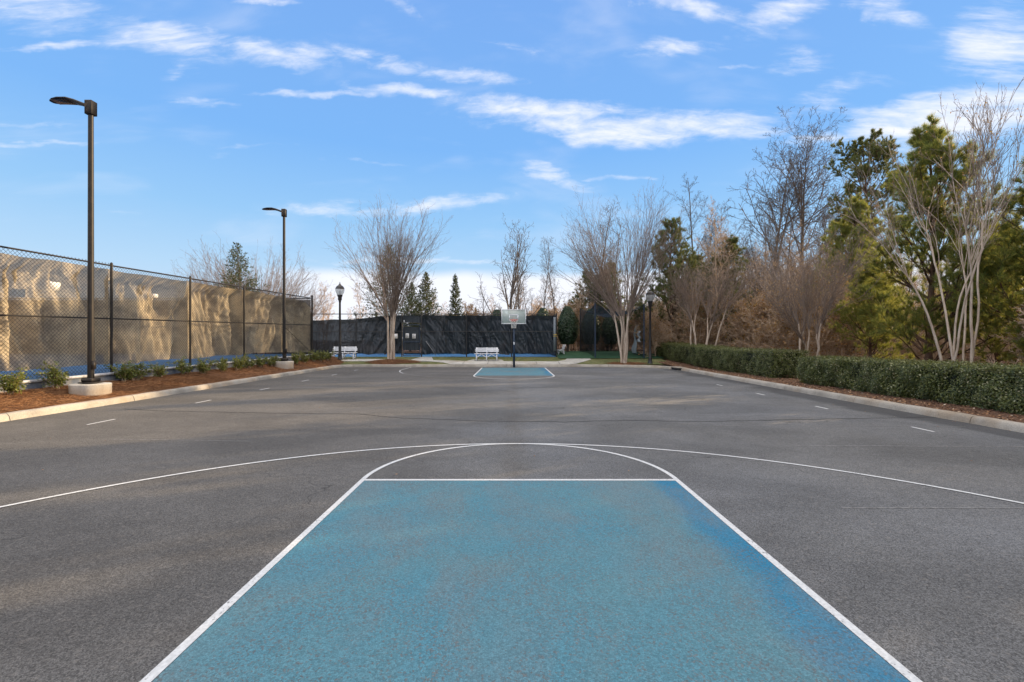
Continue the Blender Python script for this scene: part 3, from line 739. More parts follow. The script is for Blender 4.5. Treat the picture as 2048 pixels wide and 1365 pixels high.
def screen_panel(name, p0, p1, z0, z1, ztop0, ztop1, off, m, parent, seed, shear=0, amp=.045, sag=.05, hem=.018, droop=None):
    """p0,p1: xy ends; z0,z1 hem heights at the ends; ztop*: top heights"""
    p0 = Vector(p0); p1 = Vector(p1); L = (p1-p0).length; t = (p1-p0)/L; nn = Vector((-t.y, t.x))
    nu = max(8, int(L/.028)); nv = 64; u = np.linspace(0, L, nu+1); v = np.linspace(0, 1, nv+1); U, T = np.meshgrid(u, v)
    f = U/L; hb = z0+(z1-z0)*f; ht = ztop0+(ztop1-ztop0)*f
    hb = hb + hem*np.sin(U*2.3+seed) + hem*.4*np.sin(U*7+seed*2)
    ht = ht - sag*np.abs(np.sin(U*math.pi/L*2.0))**1.2*(.5+.5*np.sin(seed+U))
    if droop: ht = ht - droop(f)
    H = hb + (ht-hb)*T
    edge = np.minimum(1, np.minimum(U, L-U)/.15); te = np.minimum(1, (1-T)*9)*.85+.15
    d = folds(U+seed*3.7, H, seed, shear, amp)*edge*te
    X = p0.x + t.x*U + nn.x*(off+d); Y = p0.y + t.y*U + nn.y*(off+d)
    V = np.stack([X, Y, H], 2).reshape(-1, 3)
    i = np.arange(nv)[:, None]*(nu+1) + np.arange(nu)[None, :]; i = i.ravel()
    F = np.stack([i, i+1, i+nu+2, i+nu+1], 1)
    o = link(name, mesh_np(name, V - np.array(parent.location), [F], m, smooth=True), parent)
    return o

def chainlink(name, p0, p1, zb0, zb1, h, sp, r, off, parent):
    """two families of straight wires between two posts (zb: base heights)"""
    p0 = Vector(p0); p1 = Vector(p1); L = (p1-p0).length; t = (p1-p0)/L; nn = Vector((-t.y, t.x)); mb = MB(); ex = Vector(parent.location)
    k = -h
    while k < L:
        for s in (1, -1):
            a0 = k; v0, v1 = 0, h; u0, u1 = k, k+h*.93
            if u0 < 0: v0 = -u0/(.93); u0 = 0
            if u1 > L: v1 = h - (u1-L)/.93; u1 = L
            if v1-v0 < .02: continue
            if s < 0: v0, v1 = h-v0, h-v1
            A = p0+t*u0+nn*(off+s*.003); B = p0+t*u1+nn*(off+s*.003)
            za = zb0+(zb1-zb0)*u0/L+v0; zc = zb0+(zb1-zb0)*u1/L+v1
            mb.tube([Vector((A.x, A.y, za))-ex, Vector((B.x, B.y, zc))-ex], r, 3, cap=False)
        k += sp
    return mb.build(name, M_WIRE, parent)

# left fence
LY = [4.9, 8.0, 11.1, 14.2, 17.35, 20.45, 23.5, 26.4]
TOP = {y: 3.97 + max(0, y-14)*.010 for y in LY}
fen = empty('chain_link_fence', (fx(14.2), 14.2, cz(14.2))); tag(fen, 'tall black chain link fence with tan screens along the left court', 'fence')
FL = fen.location
def lv(x, y, z): return (x-FL.x, y-FL.y, z-FL.z)
for i, y in enumerate(LY):
    mb = MB(); r = .036 if i < len(LY)-1 else .05; z1 = TOP[y]+(.03 if i < len(LY)-1 else .12)
    mb.tube([lv(fx(y), y, cz(y)-.35), lv(fx(y), y, z1)], r, 10); mb.lathe([(r*1.1, 0), (r*1.15, .03), (r*.7, .06), (r*.2, .075)], lv(fx(y), y, z1), 10)
    mb.build('post', M_BRONZE, fen, smooth=True)
mb = MB(); mb.tube([lv(fx(y), y, TOP[y]) for y in LY], .024, 8); mb.build('top_rail', M_BRONZE, fen, smooth=True)
mb = MB(); mb.tube([lv(fx(y)-.03, y, cz(y)+1.68) for y in LY], .022, 8); mb.build('middle_rail', M_BRONZE, fen, smooth=True)
mb = MB(); mb.tube([lv(fx(23.5), 23.5, cz(23.5)+1.6), lv(fx(26.3), 26.3, cz(26.4)+.1)], .012, 6); mb.build('brace_rod', M_BRONZE, fen)
for i in range(len(LY)-1):
    y0, y1 = LY[i], LY[i+1]
    chainlink('wire_mesh', (fx(y0), y0), (fx(y1), y1), cz(y0)+.03, cz(y1)+.03, TOP[y0]-cz(y0)-.01, .10, .0042, .03, fen)
    last = i == len(LY)-2
    dr_ = (lambda f: .55*np.maximum(0, f-.85)/.15*.6) if last else None
    s = screen_panel('windscreen', (fx(y0), y0), (fx(y1), y1), cz(y0)+.24, cz(y1)+(.24 if not last else .1), TOP[y0]-.10, TOP[y1]-(.10 if not last else .22), .11, M_SCREEN_L, fen, 31+i, shear=(-.25 if i % 2 else .2), amp=.38, droop=dr_)
# white half-round patches painted for bright sky through the vent holes
for (px, py, w, h, rnd) in ((114, 573, .30, .26, 1), (314, 592, .22, .14, 0)):
    k = (px-1024)/FPX; Y = (12.5+.0738*14.2)/(.0738-k); X = fx(Y); Z = EYE+(HOR-py)/FPX*Y
    V = []; 
    pts = [(-w/2, h*.42), (w/2, h*.42)] + [(w/2*math.cos(a), h*.42-(h*.95)*math.sin(a)**(.9) if rnd else h*.42-h*min(1, math.sin(a)*2.2)) for a in [math.pi*q/12 for q in range(1, 12)]]
    mb = MB(); P = []
    for dx in (-.0, -.008):
        for (a_, b_) in pts: P.append(lv(X+.0+dx-.045, Y+a_, Z+b_))
    n_ = len(pts); Fs = [tuple(range(n_)), tuple(reversed(range(n_, 2*n_)))] + [(i, n_+i, n_+(i+1) % n_, (i+1) % n_) for i in range(n_)]
    mb.add(P, Fs); f_ = mb.build('vent_sky_patch', M_PATCH, fen)

# far side of the left court
ff = empty('chain_link_fence', (-22, 26.45, .87)); tag(ff, 'screened fence closing the far end of the left court, seen through the tan screens', 'fence')
fe = Vector(ff.location)
XS = [fx(26.4)-.15-3.1*k for k in range(12)]
for x in XS[1:]:
    MB().tube([Vector((x, 26.45, .8))-fe, Vector((x, 26.45, 4.12))-fe], .035, 8).build('post', M_BRONZE, ff, smooth=True)
mb = MB(); mb.tube([Vector((XS[0], 26.45, 4.09))-fe, Vector((XS[-1], 26.45, 4.09))-fe], .024, 8); mb.build('top_rail', M_BRONZE, ff)
for i in range(0, len(XS)-1):
    screen_panel('windscreen', (XS[i+1], 26.5), (XS[i], 26.5), 1.0, 1.0, 4.02, 4.02, .05, M_SCREEN_F, ff, 80+i, amp=.03, sag=.02)

# dark fence behind the far hoop
BY = 31.2; BZ = .53; BT = 3.47
bf = empty('chain_link_fence', (-4, BY, BZ)); tag(bf, 'long fence with wrinkled dark navy screens behind the far basketball hoop', 'fence')
be = Vector(bf.location)
BX = [-13.85, -10.72, -7.56, -6.22, -3.12, -.02, 3.06]      # posts; the gate is between -7.56 and -6.22
BX = [-16.9, -13.8, -10.7, -7.55, -6.20, -3.12, -.02, 3.05]
for x in BX:
    MB().tube([Vector((x, BY, BZ-.15))-be, Vector((x, BY, BT+.05))-be], .04, 8).build('post', M_BLACK, bf, smooth=True)
mb = MB(); mb.tube([Vector((BX[0], BY, BT))-be, Vector((BX[-1], BY, BT))-be], .026, 8); mb.build('top_rail', M_BLACK, bf, smooth=True)
for (a, b) in ((0, 3), (4, 7)):
    MB().tube([Vector((BX[a], BY-.03, 2.27))-be, Vector((BX[b], BY-.03, 2.27))-be], .024, 8).build('middle_rail', M_BLACK, bf, smooth=True)
for i in range(7):
    if i == 3: continue
    dr_ = (lambda f: .30+.25*np.maximum(0, .25-f)) if i == 1 else ((lambda f: .30*np.maximum(0, .8-f)) if i == 2 else None)
    screen_panel('windscreen', (BX[i], BY), (BX[i+1], BY), BZ+.22, BZ+.22, BT-.06, BT-.06, .07, M_SCREEN_B, bf, 120+i, shear=(-.35 if i in (1, 2) else .55), amp=.21, sag=.07, hem=.05, droop=dr_)
# return along the side, going back from the right end
screen_panel('windscreen', (BX[-1], BY), (BX[-1]+.05, BY+8), BZ+.1, BZ+.1, BT-.06, BT-.06, .05, M_SCREEN_B, bf, 140, amp=.05)
MB().box(Vector((BX[-1]-.13, BY-.05, 2.1))-be, (.16, .02, 2.3)).build('end_flap', mat('grey_flap', (.16, .19, .22), .5), bf)
for z in (1.95, 2.07): MB().tube([Vector((BX[-1]-.22, BY-.08, z))-be, Vector((BX[-1]+.02, BY-.08, z))-be], .018, 6).build('tension_tie', M_YELLOW, bf)
# gate
mb = MB(); gx0, gx1 = -7.45, -6.30; gz0, gz1 = BZ+.08, 2.72
for (p, q) in (((gx0, gz0), (gx0, gz1)), ((gx1, gz0), (gx1, gz1)), ((gx0, gz1), (gx1, gz1)), ((gx0, gz0), (gx1, gz0)), ((gx0, 1.55), (gx1, 1.55))):
    mb.tube([Vector((p[0], BY-.04, p[1]))-be, Vector((q[0], BY-.04, q[1]))-be], .026, 8)
gate = mb.build('gate', M_NAVY, bf, smooth=True)
def on_gate(name, mbx, m):
    return mbx.build(name, m, gate)
o = screen_panel('gate_screen', (gx0, BY), (gx1, BY), gz0+.35, gz0+.35, gz1-.1, gz1-.1, .02, M_SCREEN_B, bf, 151, amp=.03, sag=.06)
o.parent = gate
mb = MB(); mb.bar(Vector((BX[3], BY-.03, 2.86))-be, Vector((BX[4], BY-.03, 2.86))-be, .05); mb.build('gate_header', M_BLACK, bf)
screen_panel('windscreen', (BX[3], BY), (BX[4], BY), 2.9, 2.9, BT-.06, BT-.06, .05, M_SCREEN_B, bf, 152, amp=.03, sag=.03)
mb = MB(); mb.box(Vector((gx1-.05, BY-.11, 1.42))-be, (.22, .05, .05)); mb.box(Vector((gx1+.02, BY-.10, 1.42))-be, (.06, .09, .16)); on_gate('latch', mb, M_BLACK)
def notice(x, z, w, h):
    mb = MB(); mb.box(Vector((x, BY-.085, z))-be, (w, .012, h)); return mb.build('notice', M_PAPER, gate if gx0 < x < gx1 else bf)
for nx_ in (-7.16, -6.70):
    nt_ = notice(nx_, 1.98-(.03 if nx_ > -7 else 0), .23, .31)
    mb = MB()
    for q in range(6): mb.box(Vector((nx_-.01*(q % 3), BY-.094, 2.07-.04*q))-be, (.15-.02*(q % 3), .003, .011))
    tx = mb.build('printed_text', M_CRACK, nt_)
notice(-7.98, 1.95, .30, .32)
mb = MB(); mb.box(Vector((-7.38, BY-.06, 2.98))-be, (.05, .05, .11)); mb.build('gate_sensor', M_WHITE, bf)
# angled windbreak rod seen against the screen right of the gate
MB().tube([Vector((-5.9, BY-.03, 1.62))-be, Vector((-5.2, BY-.03, .62))-be], .014, 6).build('brace_rod', M_STEEL, bf)

# ------------------------------------------------------------------ batting cage
cg = empty('batting_cage', (7.2, 33.7, .5)); tag(cg, 'black netting batting cage with sagging navy roof on green turf', 'cage')
ce = Vector(cg.location)
A0 = (5.58, 30.5); A1 = (8.85, 30.5); B0 = (5.55, 37); B1 = (8.85, 37); ZT = {A0: 4.12, A1: 4.05, B0: 4.25, B1: 4.2}
for (p, z) in ZT.items():
    MB().tube([Vector((*p, zb(p[1])))-ce, Vector((*p, z+.03))-ce], .045, 8).build('pole', M_BLACK if p in (B0, B1) else M_NAVY, cg, smooth=True)
def net_wall(p, q, m, seed, bulge=.15):
    p2, q2 = Vector(p), Vector(q); L = (q2-p2).length; nu, nv = 60, 30; t = (q2-p2)/L; nn = Vector((-t.y, t.x)); V = []
    for j in range(nv+1):
        for i in range(nu+1):
            u, v = i/nu, j/nv; zt = ZT[p]*(1-u)+ZT[q]*u - .32*math.sin(math.pi*u); b = zb(p2.y*(1-u)+q2.y*u)+.02
            d = bulge*math.sin(math.pi*u)*math.sin(math.pi*v)+.03*math.sin(u*L*5+seed)*v
            xy = p2+t*(u*L)+nn*d; V.append((xy.x-ce.x, xy.y-ce.y, b+(zt-b)*v-ce.z))
    F = [(j*(nu+1)+i, j*(nu+1)+i+1, (j+1)*(nu+1)+i+1, (j+1)*(nu+1)+i) for j in range(nv) for i in range(nu)]
    return link('netting', mesh_np('netting', V, [F], m, smooth=True), cg)
net_wall(B0, B1, M_NETTING, 1); net_wall(A0, B0, M_NETTING, 2); net_wall(A1, B1, M_NETTING, 4, -.1)
nu = 40; V = []; F = []
for j in range(nu+1):
    for i in range(nu+1):
        u, v = i/nu, j/nu; z = (ZT[A0]*(1-u)+ZT[A1]*u)*(1-v)+(ZT[B0]*(1-u)+ZT[B1]*u)*v
        z -= .75*math.sin(math.pi*u)*(.45+.55*math.sin(math.pi*(v*.8+.1))) + .35*math.sin(math.pi*v)*(1-math.sin(math.pi*u)) + .03*math.sin(9*u+3)*math.sin(11*v)
        V.append((5.56+3.29*u-ce.x, 30.5+6.5*v-ce.y, z-ce.z))
for j in range(nu):
    for i in range(nu): F.append((j*(nu+1)+i, j*(nu+1)+i+1, (j+1)*(nu+1)+i+1, (j+1)*(nu+1)+i))
link('roof_netting', mesh_np('roof_netting', V, [F], M_NETROOF, smooth=True), cg)
# torn clear plastic hanging on the right wall
for (ya, yb_, za, zt_, sd) in ((31.9, 32.7, .75, 2.75, 1), (31.0, 31.55, 1.55, 2.3, 2)):
    V = []; F = []
    for j in range(13):
        for i in range(9):
            u, v = i/8, j/12; w = (1-.5*abs(v-.4))*(1 if sd == 1 else .9)
            y = (ya+yb_)/2 + (u-.5)*(yb_-ya)*w*(.55+.45*math.sin(v*5+sd)) - (v-.5)*.4*(1 if sd == 1 else -.5); x = 8.74 + .09*math.sin(u*9+v*5+sd) - .05*math.sin(v*11)
            V.append((x-ce.x, y-ce.y, za+(zt_-za)*v-ce.z))
    for j in range(12):
        for i in range(8): F.append((j*9+i, j*9+i+1, (j+1)*9+i+1, (j+1)*9+i))
    link('torn_plastic', mesh_np('torn_plastic', V, [F], M_TARP), cg)

# ------------------------------------------------------------------ lamps
def area_lamp(x, y, label, turn):
    zf = zbed(x, y) + .30
    o = empty('area_light', (x, y, zf)); tag(o, label, 'street lamp', 'tall area lights in the left planting bed')
    mb = MB(); mb.lathe([(.42, -.7), (.425, -.1), (.43, -.02), (.415, .0), (.0, .0)], n=40); mb.build('concrete_footing', M_BASE, o, smooth=True)
    mb = MB(); mb.box((0, 0, .03), (.36, .36, .03)); mb.box((0, 0, .10), (.30, .30, .11), bev=.03); mb.build('base_cover', M_BRONZE, o)
    top = 8.0-zf
    mb = MB(); mb.tube([(0, 0, .14), (0, 0, top-.34)], [.072, .058], 18); mb.build('pole', M_BRONZE, o, smooth=True)
    mb = MB(); mb.box((.12, -.05, .5), (.06, .09, .22)); mb.tube([(.12, -.05, .4), (.12, -.05, .14)], .018, 8); mb.build('junction_box', M_BRONZE, o)
    hd = empty('_', (0, 0, 0)); bpy.data.objects.remove(hd)
    mb = MB(); mb.box((0, 0, top-.19), (.19, .19, .37), rz=turn, bev=.012); mb.build('pole_bracket', M_BRONZE, o)
    # paddle head: outline lofted along its length
    V = []; F = []; st = [(.09, .045, .10, -.02), (.22, .06, .10, .03), (.36, .15, .085, .085), (.52, .19, .075, .125), (.75, .185, .065, .13), (.92, .15, .05, .115), (1.02, .09, .03, .10), (1.05, .05, .015, .095)]
    nseg = 14
    for (u, hw, th, zz_) in st:
        for k in range(nseg):
            a = 2*math.pi*k/nseg; ca, sa = math.cos(a), math.sin(a)
            yy_ = hw*math.copysign(abs(ca)**.6, ca); z_ = th*(.55*max(0, sa)**.8 - .35*max(0, -sa)**.3)
            V.append((-u, yy_, top-.12+zz_+z_))
    for i in range(len(st)-1):
        for k in range(nseg): k2 = (k+1) % nseg; F.append((i*nseg+k, (i+1)*nseg+k, (i+1)*nseg+k2, i*nseg+k2))
    F.append(tuple(range(nseg))); F.append(tuple(reversed(range((len(st)-1)*nseg, len(st)*nseg))))
    M = Matrix.Rotation(turn, 3, 'Z'); V = [tuple(M @ Vector(v)) for v in V]
    mb = MB(); mb.add(V, F); head = mb.build('lamp_head', M_BRONZE, o, smooth=True)
    mb = MB(); c = M @ Vector((-.72, 0, top-.12+.098)); mb.box(tuple(c), (.46, .26, .012), rz=turn); mb.build('led_lens', M_LENS, head)
    return o
area_lamp(-11.2, 12.1, 'nearer tall dark area light on a round concrete footing at far left', R(0))
area_lamp(-11.02, 22.0, 'farther tall dark area light whose pole stands midway along the left shrubs', R(0))

def post_lantern(x, y, z, H, label):
    o = empty('lantern_post', (x, y, z)); tag(o, label, 'lamp post', 'black post-top lanterns on the far verge')
    ph = H-1.16
    mb = MB(); mb.lathe([(.15, 0), (.15, .05), (.12, .09), (.105, .30), (.11, .34), (.085, .40), (.075, .9), (.055, ph-.1), (.07, ph-.07), (.07, ph), (.05, ph+.01)], n=16, ribs=.06); mb.build('pole', M_BLACK, o, smooth=True)
    mb = MB(); mb.lathe([(.06, ph), (.10, ph+.04), (.12, ph+.10), (.115, ph+.22), (.15, ph+.30), (.165, ph+.36), (.16, ph+.38)], n=18); mb.build('lantern_fitter', M_BLACK, o, smooth=True)
    mb = MB(); mb.lathe([(.15, ph+.385), (.20, ph+.45), (.245, ph+.55), (.27, ph+.66), (.262, ph+.74), (.25, ph+.755)], n=32, ribs=-.03); gl = mb.build('glass_globe', M_GLOBE, o, smooth=True)
    mb = MB(); mb.lathe([(.035, ph+.38), (.035, ph+.60), (.02, ph+.66)], n=10); mb.build('lamp_bulb', M_WHITE, gl, smooth=True)
    mb = MB(); mb.lathe([(.285, ph+.757), (.285, ph+.775), (.25, ph+.80), (.235, ph+.86), (.19, ph+.92), (.12, ph+.97), (.08, ph+1.0), (.075, ph+1.03)], n=24); mb.build('lantern_cap', M_BLACK, o, smooth=True)
    mb = MB(); mb.lathe([(.04, ph+1.03), (.055, ph+1.06), (.03, ph+1.09), (.018, ph+1.12), (.028, ph+1.14), (.004, ph+1.2)], n=12); mb.build('finial', M_BLACK, o, smooth=True)
    return o
post_lantern(-10.78, 28.5, .30+.15, 4.84, 'black post-top lantern standing in front of the left white bench')
post_lantern(8.47, 27.9, .225, 4.62, 'black post-top lantern beside the batting cage and the far hedge end')

# ------------------------------------------------------------------ benches
def bench(x, y, z, rz, w, label):
    o = empty('bench', (x, y, z), rz); tag(o, label, 'bench', 'white plastic benches on the far verge')
    H = .84
    mb = MB()
    for k, (yy_, zz_) in enumerate(((.20, .58), (.225, .675), (.25, .77))):
        ww = w if k < 2 else w-.08
        mb.box((0, yy_, zz_), (ww, .035, .088), rx=R(-12), bev=.012)
        for s in (-1, 1): mb.lathe([(.043, -.017), (.043, .017)], (0, 0, 0), 12) if False else None
    mb.build('backrest', M_WHITE, o)
    mb = MB()
    for k in range(4): mb.box((0, -.20+.105*k, .43), (w+.06, .095, .035), bev=.01)
    mb.build('seat', M_WHITE, o)
    for k in (-1, 0, 1):
        xx_ = k*(w/2-.11)
        mb = MB()
        mb.bar((xx_, -.24, 0), (xx_, -.19, .41), .055, .07); mb.bar((xx_, .20, 0), (xx_, .14, .41), .055, .07)
        mb.bar((xx_, -.22, .12), (xx_, .18, .12), .05, .05); mb.bar((xx_, .13, .40), (xx_, .27, .82), .05, .06); mb.bar((xx_, -.24, .385), (xx_, .2, .385), .05, .05)
        mb.build('leg_frame', M_WHITE, o)
    for a_, b_ in ((-1, 0), (1, 0), (0, -1), (0, 1)):
        mb = MB(); xa = a_*(w/2-.11); xb = xa + (b_-a_)*(w/2-.11)*.52
        mb.bar((xa, -.20, .20), (xb, -.17, .395), .04, .045); mb.build('brace', M_WHITE, o)
    return o
bench(-11.05, 29.9, .43, 0, 1.62, 'white slatted bench partly behind the left lantern post')
bench(-1.62, 29.2, .375, 0, 1.52, 'white slatted bench in front of the dark screens left of the hoop')
bench(3.55, 33.2, .53, R(-90), 1.5, 'white bench seen end-on beside the corner of the dark fence')

# ------------------------------------------------------------------ hoop
hp = empty('basketball_hoop', (.12, 27.0, zg(27))); tag(hp, 'basketball hoop with glass backboard on a navy pole at the far lane', 'basketball hoop')
def hv(x, y, z): return (x-.12, y-27.0, z-zg(27))
mb = MB(); mb.bar(hv(.12, 27.0, zg(27)), hv(.12, 27.0, 2.75), .125); mb.build('pole', M_NAVY, hp)
mb = MB(); mb.box(hv(.12, 26.925, 1.47), (.07, .03, .16)); mb.build('pole_label', M_WHITE, hp)
mb = MB()
for dx in (-.05, .05):
    mb.bar(hv(.12+dx, 27.0, 2.70), hv(.10+dx, 25.92, 3.25), .04, .06); mb.bar(hv(.12+dx, 27.0, 2.35), hv(.10+dx, 25.92, 2.83), .04, .06)
mb.build('support_arm', M_NAVY, hp)
BW, BZ0, BZ1, BYY = 1.40, 2.585, 3.42, 25.85
mb = MB(); mb.box(hv(.10, BYY, (BZ0+BZ1)/2), (BW-.07, .012, BZ1-BZ0-.07)); bb = mb.build('backboard', M_BOARD, hp)
mb = MB(); 
for z in (BZ0+.02, BZ1-.02): mb.box(hv(.10, BYY, z), (BW, .03, .038))
for s in (-1, 1): mb.box(hv(.10+s*(BW/2-.02), BYY, (BZ0+BZ1)/2), (.038, .031, BZ1-BZ0-.078))
mb.build('frame', M_WHITE, bb)
mb = MB(); tw, tz0, tz1 = .51, 2.79, 3.10
for z in (tz0, tz1): mb.box(hv(.10, BYY-.012, z), (tw, .006, .045))
for s in (-1, 1): mb.box(hv(.10+s*(tw/2-.022), BYY-.012, (tz0+tz1)/2), (.044, .006, tz1-tz0-.046))
mb.build('target_square', M_WHITE, bb)
mb = MB(); mb.tube([hv(.10+.228*math.cos(a), BYY-.38+.228*math.sin(a), 2.80) for a in [2*math.pi*k/28 for k in range(29)]], .013, 8, cap=False); mb.box(hv(.10, BYY-.08, 2.765), (.20, .13, .10)); mb.bar(hv(-.02, BYY-.02, 2.70), hv(.0, BYY-.22, 2.79), .02); mb.bar(hv(.22, BYY-.02, 2.70), hv(.20, BYY-.22, 2.79), .02)
rim = mb.build('rim', M_ORANGE, hp, smooth=True)
mb = MB(); nn_ = 12
def npnt(k, j):
    r_ = [.225, .20, .17, .145, .125, .125][j]; a = 2*math.pi*(k+.5*(j % 2))/nn_; return hv(.10+r_*math.cos(a), BYY-.38+r_*math.sin(a), 2.79-.092*j)
for k in range(nn_):
    for j in range(5):
        for dk in ((0, -1) if j % 2 == 0 else (0, 1)): mb.tube([npnt(k, j), npnt(k+dk, j+1)], .006, 4, cap=False)
mb.build('net', M_NET, rim)

# ------------------------------------------------------------------ vegetation
GA = 2.39996
def unit(v): return v/ (np.linalg.norm(v)+1e-9)
def branch(r, p0, d, L, r0, r1, seg, wob, up):
    pts = [p0]; dd = d; s = L/seg
    for i in range(seg):
        dd = unit(dd + r.normal(0, wob, 3) + np.array([0, 0, up])); pts.append(pts[-1]+dd*s)
    t = np.linspace(0, 1, seg+1); return (np.array(pts), r0+(r1-r0)*t**.8, L)
def grow(r, stems, levels):
    """levels: dict n,t0,t1,ang,len,rr,seg,wob,up,tap"""
    allb = [stems]; cur = stems
    for lv_ in levels:
        nxt = []
        for (P, rad, L) in cur:
            n = lv_['n']; n = max(1, int(round(n*r.uniform(.75, 1.25)*(min(1.2, L/lv_['ref']) if 'ref' in lv_ else 1)))); a0 = r.uniform(0, 6.28)
            for k in range(n):
                t = lv_['t0'] + (lv_['t1']-lv_['t0'])*(k+r.random())/n; q = t*(len(P)-1); i = min(int(q), len(P)-2); f = q-i
                p = P[i]*(1-f)+P[i+1]*f; T = unit(P[i+1]-P[i]); rr = rad[i]*(1-f)+rad[i+1]*f
                ref = np.array([0, 0, 1.]) if abs(T[2]) < .9 else np.array([1., 0, 0]); A = unit(np.cross(T, ref)); B = np.cross(T, A)
                az = a0+k*GA+r.uniform(-.5, .5); an = R(lv_['ang']*r.uniform(.7, 1.3)*(1-lv_.get('angt', 0)*t)); d = math.cos(an)*T + math.sin(an)*(math.cos(az)*A+math.sin(az)*B)
                LL = lv_['len']*L*(1-lv_.get('tap', .5)*t)*r.uniform(.65, 1.2); r0 = min(rr*.9, max(rr*lv_['rr'], lv_.get('rmin', .004)))
                nxt.append(branch(r, p, d, LL, r0, max(r0*.4, lv_.get('rmin', .004)*.7), lv_['seg'], lv_['wob'], lv_['up']))
        allb.append(nxt); cur = nxt
    return allb
def tubes(brs, name, m, sides):
    """brs list of polylines grouped by point count for vector building"""
    groups = {}
    for (P, rad, L) in brs: groups.setdefault(len(P), []).append((P, rad))
    Vs = []; Fs = []; off = 0
    for k, lst in groups.items():
        P = np.stack([a for a, b in lst]); Rr = np.stack([b for a, b in lst]); n = len(lst)
        T = np.zeros_like(P); T[:, 1:-1] = P[:, 2:]-P[:, :-2]; T[:, 0] = P[:, 1]-P[:, 0]; T[:, -1] = P[:, -1]-P[:, -2]; T /= np.linalg.norm(T, axis=2)[..., None]+1e-9
        ref = np.tile(np.array([.31, .77, .21]), (n, k, 1)); A = np.cross(T, ref); A /= np.linalg.norm(A, axis=2)[..., None]+1e-9; B = np.cross(T, A)
        a = np.arange(sides)*2*math.pi/sides
        ring = P[:, :, None, :] + Rr[:, :, None, None]*(np.cos(a)[None, None, :, None]*A[:, :, None, :] + np.sin(a)[None, None, :, None]*B[:, :, None, :])
        Vs.append(ring.reshape(-1, 3))
        b = (np.arange(n)*k*sides)[:, None, None] + (np.arange(k-1)*sides)[None, :, None]; s = np.arange(sides)[None, None, :]; s2 = (s+1) % sides
        Fs.append(np.stack([b+s, b+s2, b+s2+sides, b+s+sides], -1).reshape(-1, 4)+off); off += n*k*sides
    return np.concatenate(Vs), np.concatenate(Fs)
def tree_mesh(name, groups, mats, leaves=None, leafmat_i=None):
    """groups: [(branches, sides, mat_index)], leaves: [(V,F,mat_index)]"""
    Vs = []; F4 = []; F3 = []; i4 = []; i3 = []; off = 0
    for (b, sd, mi) in groups:
        if not b: continue
        V, F = tubes(b, name, None, sd); Vs.append(V); F4.append(F+off); i4.append(np.full(len(F), mi)); off += len(V)
    for (V, F, mi) in (leaves or []):
        Vs.append(V); (F4 if F.shape[1] == 4 else F3).append(F+off); (i4 if F.shape[1] == 4 else i3).append(np.full(len(F), mi)); off += len(V)
    FF = [np.concatenate(F4)] if F4 else []; idx = list(i4)
    if F3: FF.append(np.concatenate(F3)); idx += i3
    return mesh_np(name, np.concatenate(Vs), FF, mats, idx=np.concatenate(idx), smooth=False)
def make_tree(name, trunk_me, crown_me, loc, rz=0, sc=1.0, sz=None, label=None, cat='tree', group=None):
    o = empty(name, loc, rz); o.scale = (sc, sc, sz if sz else sc)
    link('trunk', trunk_me, o); link('crown', crown_me, o)
    return tag(o, label, cat, group)

def crape(seed, H=9.3, nst=5, spread=1.0, fork=2.9, whips=7, leafy=0, tilt=.16, twist=0, rs=1, rt=1, wr=1, wm=1, ww=.045):
    r = np.random.default_rng(seed); stems = []
    for k in range(nst):
        a = k*2*math.pi/nst + r.uniform(-.4, .4); ti = tilt*r.uniform(.6, 1.5)*spread
        d = unit(np.array([math.cos(a)*ti, math.sin(a)*ti, 1])); p0 = np.array([math.cos(a)*.13*rs, math.sin(a)*.13*rs, -.1])
        stems.append(branch(r, p0, d, fork*r.uniform(.85, 1.15), r.uniform(.075, .11)*rt, .05*rt, 9, .045+twist, .01))
    L1 = []                                                      # long whips from each knuckle and below
    for (P, rad, L) in stems:
        for k in range(whips):
            q = int(len(P)*r.uniform(.78, 1.0)) if k > whips*.6 else len(P)-1; q = min(q, len(P)-1)
            T = unit(P[q]-P[max(0, q-1)]); a = r.uniform(0, 6.28); out = unit(np.array([P[q][0], P[q][1], 0])+1e-3)
            sp = r.uniform(.0, 1.0)**.7*.72*spread; d = unit(T*.75 + np.array([math.cos(a), math.sin(a), 0])*.20 + out*sp + np.array([0, 0, .35]))
            L1.append(branch(r, P[q], d, (H-fork)*r.uniform(.62, .98), r.uniform(.020, .036)*wr, .007, 11, ww, -.004 + .012*(k % 3 == 0)))
    rest = grow(r, L1, [dict(n=6, t0=.2, t1=.95, ang=24, len=.42, rr=.62, seg=5, wob=.09, up=.045, tap=.35, rmin=.007),
                        dict(n=4, t0=.25, t1=1, ang=30, len=.45, rr=.7, seg=3, wob=.12, up=.05, tap=.3, rmin=.005),
                        dict(n=2, t0=.4, t1=1, ang=32, len=.5, rr=.8, seg=2, wob=.14, up=.03, tap=.3, rmin=.004)])
    trunk = tree_mesh('trunk', [(stems, 9, 0)], [M_BARK_CM]); 
    for p in trunk.polygons: p.use_smooth = True
    lv_ = []
    tips = rest[3]
    if leafy:
        sel = [b for b in tips if r.random() < leafy]; P = np.array([b[0][-1] for b in sel]) + r.normal(0, .03, (len(sel), 3)); N3 = r.normal(size=(len(sel), 3)); N3 /= np.linalg.norm(N3, axis=1)[:, None]
        V, F = leaf_quads(P, N3, r.uniform(.04, .075, len(sel)), .6); lv_ = [(V, F, 2)]
    crown = tree_mesh('crown', [(rest[0], 5, wm), (rest[1], 4, 1), (rest[2], 3, 1), (tips, 3, 1)], [M_BARK_CM, M_BARK_CMT, M_RUSSET], lv_)
    return trunk, crown

